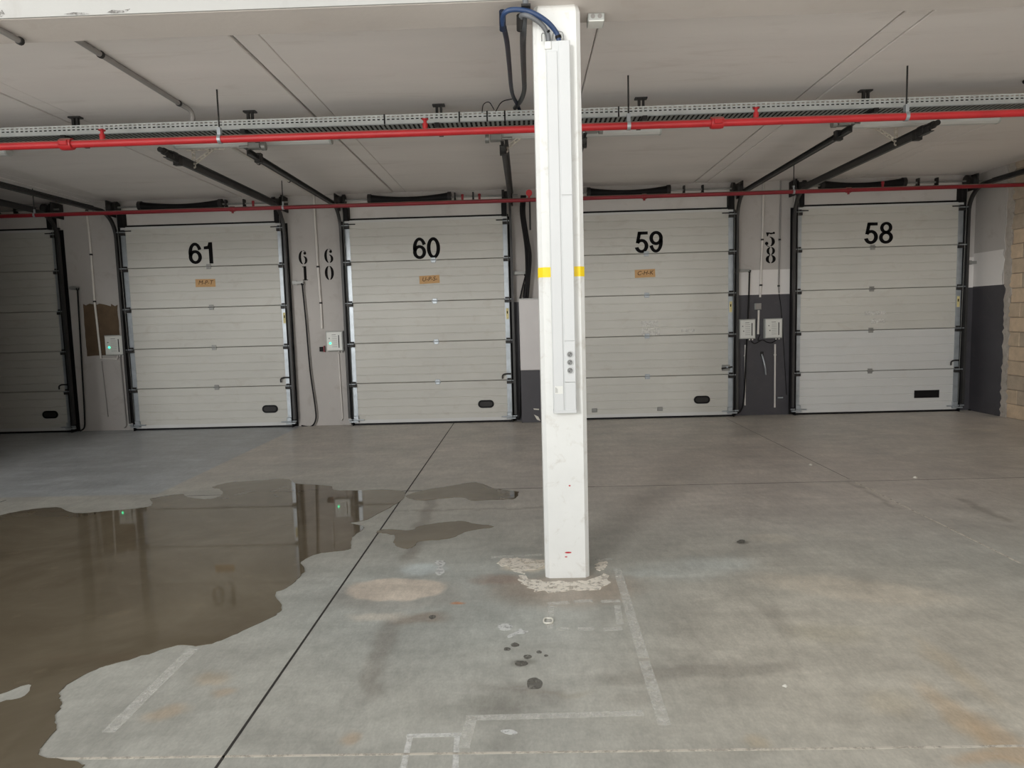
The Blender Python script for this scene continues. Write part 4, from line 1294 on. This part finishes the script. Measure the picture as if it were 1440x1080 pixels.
# black plug beside the control box of door 60
c = onY(453, 491, WALL_Y - 0.03)
k_ = empty('wall_plug', (c[0], WALL_Y, c[2]), 'small black plug with red collar beside the control box', 'plug')
MB().cbox((c[0] - 0.035, WALL_Y - 0.06, c[2] - 0.035), (c[0] + 0.025, WALL_Y - 0.004, c[2] + 0.035), 0.008).build('plug_body', M['black'], k_)
B('collar', M['red_dark'], k_, (c[0] + 0.025, WALL_Y - 0.05, c[2] - 0.045), (c[0] + 0.04, WALL_Y - 0.004, c[2] + 0.05))
# cables looping below the charcoal pair of boxes
lp = MB()
for a in (((1056, 480), (1062, 483), (1072, 478), (1078, 481), (1085, 482), (1092, 478)), ((1069, 470), (1066, 478), (1070, 479))):
    lp.tube(curve([tuple(onY(*q, WALL_Y - 0.03)) for q in a], 5), 0.006, 6)
tag(lp.build('loop_cable', M['black']), 'black cable looping under the two charcoal wall boxes', 'cable')
c0, c1 = onY(1072.5, 503, WALL_Y - 0.02), onY(1077, 527, WALL_Y - 0.02)
w_ = empty('wall_hook', (c0[0], WALL_Y, c0[2]), 'chrome curved handle hanging on charcoal wall under the boxes', 'hook')
T('hook', M['galv'], w_, [tuple(p) for p in curve([(c0[0] - 0.01, WALL_Y - 0.008, c0[2] + 0.05), (c0[0], WALL_Y - 0.03, c0[2]), ((c0[0] + c1[0]) / 2, WALL_Y - 0.05, (c0[2] + c1[2]) / 2), (c1[0], WALL_Y - 0.02, c1[2])], 5)], 0.013, 8)
MB().cbox((c0[0] - 0.03, WALL_Y - 0.014, c0[2] + 0.02), (c0[0] + 0.015, WALL_Y - 0.004, c0[2] + 0.09), 0.005).build('hook_plate', M['dark'], w_)
c = onY(1097, 559, WALL_Y - 0.01)
tag(MB().cbox((c[0] - 0.04, WALL_Y - 0.03, c[2] - 0.012), (c[0] + 0.04, WALL_Y - 0.004, c[2] + 0.012), 0.004).build('wall_clip', M['galv']), 'small metal clip low on charcoal wall beside door 58', 'clip')


# hanging cables on swing brackets
def hang(bx0, bx1, by, pts, label):
    a, b = onY(bx0, by, WALL_Y - 0.06), onY(bx1, by, WALL_Y - 0.06)
    h_ = empty('hanging_cable', (b[0], WALL_Y, a[2]), label, 'cable', 'cables hanging from wall brackets')
    B('bracket', M['galv_dull'], h_, (a[0], WALL_Y - 0.075, a[2] - 0.022), (b[0] + 0.01, WALL_Y - 0.035, a[2] + 0.018))
    B('bracket_foot', M['galv_dull'], h_, (a[0] - 0.005, WALL_Y - 0.04, a[2] - 0.03), (a[0] + 0.06, WALL_Y - 0.003, a[2] + 0.03))
    P = [tuple(onY(*q, WALL_Y - 0.055)) for q in pts]
    P[-1] = (P[-1][0], P[-1][1], max(P[-1][2], 0.012))
    T('cable', M['black'], h_, curve(P, 6), 0.0115, 8)
    MB().tube([P[0], (P[0][0], P[0][1], P[0][2] + 0.03)], [0.018, 0.026], 8).build('cable_boot', M['black'], h_)


hang(98, 109, 405, ((109, 408), (112, 460), (116, 530), (119, 585), (118.5, 601), (113, 606)), 'black cable hanging from bracket left of the brown wall patch')
hang(411, 426, 397.5, ((425, 401), (430, 450), (436, 520), (443, 570), (444, 590), (437, 600), (424, 600)), 'black cable hanging below the stencilled 61 on the pale wall')
hang(722, 738, 384, ((739, 388), (733, 412), (731, 430), (731.5, 500), (732, 560), (731, 585), (728, 590)), 'black cable hanging from bracket beside the white cabinet')
hang(1034, 1054, 380.5, ((1054, 383), (1052.5, 430), (1049, 500), (1046, 560), (1041, 578), (1034, 582)), 'black cable hanging in front of a wall box on the charcoal strip')
hang(1362, 1382, 369, ((1382.5, 372), (1381, 430), (1377, 520), (1374, 570), (1371, 578), (1362, 579)), 'black cable hanging in the corner by the block wall')

# cabinet and duct half hidden by the pillar
xa, xb = onY(731.5, 500, 10.28)[0], 0.56
cb = empty('wall_cabinet', ((xa + xb) / 2, 10.39, 0), 'tall boxed cabinet behind the pillar, white above and charcoal below', 'cabinet')
zt, zm = onY(733, 421, 10.28)[2], onY(733, 521, 10.28)[2]
MB().cbox((xa, 10.28, zm), (xb, WALL_Y - 0.004, zt), 0.008).build('upper_body', M['cabinet'], cb)
MB().cbox((xa, 10.28, 0), (xb, WALL_Y - 0.004, zm), 0.004).build('lower_body', M['dark_paint'], cb)
B('top_edge', M['box_grey'], cb, (xa - 0.004, 10.272, zt), (xb + 0.004, WALL_Y - 0.004, zt + 0.012))
xd = onY(757, 300, 10.36)[0]
du = empty('cable_duct', ((xd + 0.5) / 2, 10.43, zt), 'pale vertical duct above the cabinet behind the pillar', 'duct')
MB().cbox((xd, 10.36, zt + 0.012), (0.5, WALL_Y - 0.004, onY(757, 296, 10.36)[2]), 0.006).build('duct_body', M['cabinet'], du)
MB().cbox((xd + 0.02, 10.35, onY(757, 300, 10.36)[2] - 0.06), (0.48, 10.362, onY(757, 300, 10.36)[2] - 0.03), 0.002).build('duct_strap', M['galv_dull'], du)
bd = MB()
for k in range(3):
    off = (k - 1) * 2.2
    bd.tube(curve([tuple(onY(736 + off, 275, 10.33)), tuple(onY(735 + off, 300, 10.30)), tuple(onY(740 + off, 335, 10.30)), tuple(onY(743 + off * 1.3, 360, 10.31)), tuple(onY(742 + off * .8, 395, 10.33)), tuple(onY(739.5 + off, 420, 10.34))], 6), 0.019, 8)
bd.tube([tuple(onY(738, 418, 10.34)), tuple(onY(740, 400, 10.34))], 0.03, 8)
tag(bd.build('cable_bundle', M['black']), 'bundle of thick black cables entering the white cabinet top', 'cable')
# torn white tape by the cabinet foot
tt = MB()
for q in (((751, 583), (757, 586), (760, 592), (755, 590)), ((750, 574.5), (758, 575), (758, 576.5), (751, 576))):
    tt.prism([(c_[0], c_[2]) for c_ in [onY(*p, 10.27) for p in q]], 'y', 10.266, 10.2795)
tag(tt.build('torn_tape', M['scrap']), 'torn bit of white tape low on the charcoal cabinet by the pillar', 'tape')

# ================================================================== TRUNKING ON THE PILLAR
TYF = CY0 - 0.062
lb_, rb_ = onY(779.0, 581, TYF), onY(811, 580, TYF)
x0, x1 = lb_[0], rb_[0]
zb_, zt_ = (lb_[2] + rb_[2]) / 2, onY(778, 57, TYF)[2]
tk = empty('cable_trunking', ((x0 + x1) / 2, CY0, zb_), 'long white plastic cable trunking with sockets on the pillar', 'trunking')
MB().box((x0, TYF + 0.006, zb_ + 0.004), (x1, CY0 - 0.001, zt_)).build('trunk_body', M['trunk'], tk)
xs_ = x0 + (x1 - x0) * 0.47
zc0, zc1 = onY(800, 535, TYF)[2], onY(800, 482, TYF)[2]
MB().cbox((x0 + 0.003, TYF, zb_ + 0.01), (xs_ - 0.002, TYF + 0.008, zt_ - 0.055), 0.002).build('trunk_cover', M['trunk'], tk)
MB().cbox((xs_ + 0.006, TYF, zb_ + 0.01), (x1 - 0.002, TYF + 0.008, zc0 - 0.012), 0.002).build('trunk_cover', M['trunk'], tk)
MB().cbox((xs_ + 0.006, TYF, zc1 + 0.012), (x1 - 0.002, TYF + 0.008, onY(785, 275, TYF)[2]), 0.002).build('trunk_cover', M['trunk'], tk)
MB().cbox((xs_ + 0.006, TYF, onY(785, 275, TYF)[2] + 0.004), (x1 - 0.002, TYF + 0.008, zt_), 0.002).build('trunk_cover', M['trunk'], tk)
MB().cbox((x0 - 0.002, TYF - 0.003, zb_ - 0.004), (x1 + 0.002, CY0 - 0.001, zb_ + 0.016), 0.003).build('end_cap', M['trunk'], tk)
MB().cbox((xs_ + 0.004, TYF - 0.002, zc0 - 0.010), (x1 - 0.001, TYF + 0.008, zc1 + 0.010), 0.003).build('socket_plate', M['trunk'], tk)
for py in (498.5, 509.7, 521):
    c = onY(798.5, py, TYF)
    cxs = (xs_ + x1) / 2 + 0.002
    sk = MB()
    rr = 0.0185
    P = []
    for i in range(25):
        a = 2 * math.pi * i / 24
        P.append((cxs + rr * math.cos(a), TYF - 0.004, c[2] + rr * math.sin(a)))
    sk.tube(P, 0.0032, 6)
    so = sk.build('socket', M['trunk'], tk)
    MB().tube([(cxs, TYF - 0.0035, c[2]), (cxs, TYF - 0.001, c[2])], 0.0165, 20).build('socket_well', M['trunk_line'], so)
    for dx in (-0.0065, 0.0065):
        MB().tube([(cxs + dx * 0.7, TYF - 0.0045, c[2] + dx * 0.7), (cxs + dx * 0.7, TYF - 0.003, c[2] + dx * 0.7)], 0.0028, 8).build('socket_hole', M['black'], so)
p, q = onY(780.5, 554, TYF), onY(791.5, 543, TYF)
stk = B('label_sticker', M['face'], tk, (p[0], TYF - 0.0012, p[2]), (q[0], TYF + 0.0005, q[2]))
MB().box((p[0] + 0.004, TYF - 0.0018, p[2] + 0.006), (p[0] + 0.006, TYF, q[2] - 0.006)).box((p[0] + 0.009, TYF - 0.0018, p[2] + 0.006), (p[0] + 0.011, TYF, q[2] - 0.01)).box((p[0] + 0.014, TYF - 0.0018, p[2] + 0.006), (p[0] + 0.0155, TYF, q[2] - 0.014)).build('sticker_print', M['print'], stk)
p, q = onY(766, 69, TYF), onY(775, 58, TYF)
MB().cbox((p[0], TYF - 0.003, p[2]), (q[0], TYF + 0.006, q[2]), 0.002).build('top_plate', M['face'], tk)
for a in (((762, 58), (762, 48), (766, 48), (768, 60), (768, 64)), ((776, 58), (778, 47), (781, 45), (783, 52)), ((785, 44), (791, 46), (793, 56))):
    T('wire_loop', M['galv_dull'], tk, curve([tuple(onY(*z, TYF + 0.03)) for z in a], 5), 0.003, 6)

# corrugated conduits from tray, over the beam clip, into the trunking
YH = 3.90


def hose(name, m, m2, segs, label):
    h_ = empty(name, segs[0][1][0], label, 'conduit')
    for nm, pts, r, mm in segs:
        T(nm, mm, h_, curve(pts, 8), r, 12)
    return h_


P = lambda x, y, Y: tuple(float(v) for v in onY(x, y, Y))
top = [P(786.5, 60, 3.96), P(783, 47, 3.95), P(772, 33, 3.92), P(757, 22, 3.90), P(740, 15, 3.90), P(722, 13.5, 3.90), P(711, 17, 3.91), P(707, 25, 3.95), P(707, 40, 4.02)]
h_ = hose('blue_conduit', M['blue'], M['navy'], [('upper_hose', top, 0.0135, M['blue']), ('lower_hose', [P(708.5, 38, 4.02), P(713, 60, 4.30), P(716, 90, 4.9), P(720, 130, 5.8), P(727, 146, 6.20), P(731, 156, 6.32)], 0.0155, M['navy'])],
          'blue flexible conduit arching over the pillar top and down to the tray')
MB().tube([P(706.5, 16, 3.93), P(707, 42, 4.03)], 0.019, 10).build('tape_wrap', M['navy'], h_)
MB().tube([P(784.5, 50, 3.955), P(785.5, 54, 3.957)], 0.017, 10).build('tape_wrap', M['black'], h_)
top = [P(771.5, 60, 3.96), P(770, 48, 3.95), P(763, 36, 3.93), P(752, 27, 3.91), P(742, 22, 3.90), P(734, 21, 3.92), P(732, 27, 3.96)]
h_ = hose('grey_conduit', M['grey_hose'], M['hose_dark'], [('upper_hose', top, 0.013, M['grey_hose']),
          ('lower_hose', [P(737, 20, 3.96), P(736, 42, 4.03), P(735.5, 60, 4.25), P(736, 85, 4.75), P(737, 110, 5.3), P(737, 128, 5.75), P(732, 142, 6.1), P(724, 152, 6.32)], 0.0185, M['hose_dark'])],
          'grey flexible conduits arching from the pillar down to the tray')
MB().tube([P(731, 22, 3.94), P(731, 42, 4.02)], 0.019, 10).build('tape_wrap', M['dark'], h_)
MB().tube([P(769, 43, 3.945), P(769.8, 46, 3.95)], 0.016, 10).build('tape_wrap', M['black'], h_)
T('drop_pipe', M['grey_hose'], h_, [P(738.5, -6, 3.896), P(739.5, 10, 3.896)], 0.016, 10)
MB().cbox((P(733, 8, 3.89)[0], 3.876, P(733, 10, 3.89)[2]), (P(746, 8, 3.89)[0], 3.916, P(740, 6, 3.89)[2]), 0.003).build('beam_clip', M['dark'], h_)

# emergency light box hanging under the beam's back edge
c = onY(835.5, 19, BEAM_Y1 - 0.02)
e_ = empty('emergency_light', (c[0], BEAM_Y1 - 0.05, BEAM_Z), 'small grey box lamp under the beam right of the pillar', 'lamp')
MB().cbox((c[0] - 0.047, BEAM_Y1 - 0.14, BEAM_Z - 0.045), (c[0] + 0.047, BEAM_Y1 - 0.04, BEAM_Z - 0.0005), 0.006).build('lamp_body', M['box_grey'], e_)
B('lamp_lens', M['face'], e_, (c[0] - 0.042, BEAM_Y1 - 0.145, BEAM_Z - 0.050), (c[0] + 0.042, BEAM_Y1 - 0.045, BEAM_Z - 0.043))
for dx in (-0.02, 0.02):
    T('lamp_disc', M['pvc_grey'], e_, [(c[0] + dx, BEAM_Y1 - 0.142, BEAM_Z - 0.02), (c[0] + dx, BEAM_Y1 - 0.138, BEAM_Z - 0.02)], 0.013, 12)

# ================================================================== WATER AND SCRAPS ON THE FLOOR
main = ((-60, 740), (0, 725), (28, 719), (56, 715), (83, 714), (95, 719), (111, 722), (139, 720), (167, 717.5), (194, 715), (211, 712), (215, 707), (211, 702), (227, 698.5), (255, 695), (264, 699.5), (287, 702), (306, 699.5), (313, 693.5), (308, 687.5), (299, 685), (324, 678.6), (361, 676), (398, 673.5), (410, 676), (417, 680.5), (444, 682), (465, 684), (470, 689), (500, 690), (539, 689), (566, 691), (569, 698), (564, 704), (548, 714), (516, 730.5), (493, 736), (512, 742), (495, 756), (494, 770), (483, 774.5), (446, 779), (423, 790.6), (428, 802), (418, 815), (402, 827), (387, 834.7), (396, 855.5), (384, 867), (356, 881), (320, 897), (282, 908.7), (250, 908), (208, 920), (162, 933), (134, 942), (93, 964), (83, 980), (88, 990), (76, 1010), (79, 1027), (56, 1054), (60, 1064), (111, 1073), (109, 1085), (60, 1110), (-60, 1110), (-70, 1010), (0, 988), (35, 980), (41, 962), (0, 976), (-60, 990), (-110, 900))
for nm, pts, lb in (('puddle', main, 'large brown shallow puddle over the left floor, mirroring the doors'),
                    ('puddle', ((572, 697), (594, 690), (631, 684), (664, 678.6), (682, 682), (696, 687), (724, 691), (729.7, 692.5), (726, 699.5), (719, 702), (687, 703), (664, 704), (650, 699.5), (622, 701), (594, 704), (576, 701)), 'narrow dark puddle reaching towards the pillar, behind the other small one'),
                    ('puddle', ((530, 749), (539, 744.5), (576, 746), (590, 740), (622, 735), (650, 733), (668, 737), (689, 739), (691, 742), (659, 746.7), (636, 756), (613, 759.7), (590, 761.5), (580, 770), (564, 771), (553, 763), (555, 753.6), (539, 750)), 'small dark wet patch between the floor joint and the pillar')):
    w = closed_curve([onZ(*p)[:2] for p in pts], 5)
    r_ = random.Random(4)
    w = [(p[0] + r_.uniform(-.006, .006), p[1] + r_.uniform(-.006, .006)) for p in w]
    o = MB().prism([tuple(p) for p in w], 'z', 0.0004, 0.0026).build(nm, M['water'])
    tag(o, lb, 'puddle', 'puddles on the concrete floor')
c = onZ(771, 874)
rg = MB()
rg.tube([(c[0] + 0.024 * math.cos(a), c[1] + 0.034 * math.sin(a), 0.005 + 0.002 * math.sin(3 * a)) for a in np.linspace(0, 2 * math.pi, 25)], 0.0045, 6)
tag(rg.build('plastic_ring', M['scrap']), 'small off-white ring lying in front of the pillar', 'ring')
for i, (px, py, lb) in enumerate(((1104, 965, 'small grey pebble on the bare floor right of the pillar'), (1287, 672, 'white paper crumb on the floor before door 58'), (1140, 654, 'white paper fleck on the floor before doors 59 and 58'))):
    c = onZ(px, py)
    r = 0.012 if i == 0 else 0.022
    o = MB().add([(c[0] + r, c[1], 0.0005), (c[0], c[1] + r * .8, 0.0005), (c[0] - r * 1.2, c[1], 0.0005), (c[0], c[1] - r, 0.0005), (c[0] + r * .2, c[1], r * .7), (c[0] - r * .4, c[1] + r * .2, r * .5)],
                 [(0, 1, 4), (1, 5, 4), (1, 2, 5), (2, 3, 5), (3, 4, 5), (3, 0, 4), (3, 2, 1, 0)]).build('floor_crumb', M['scrap'])
    tag(o, lb, 'debris')
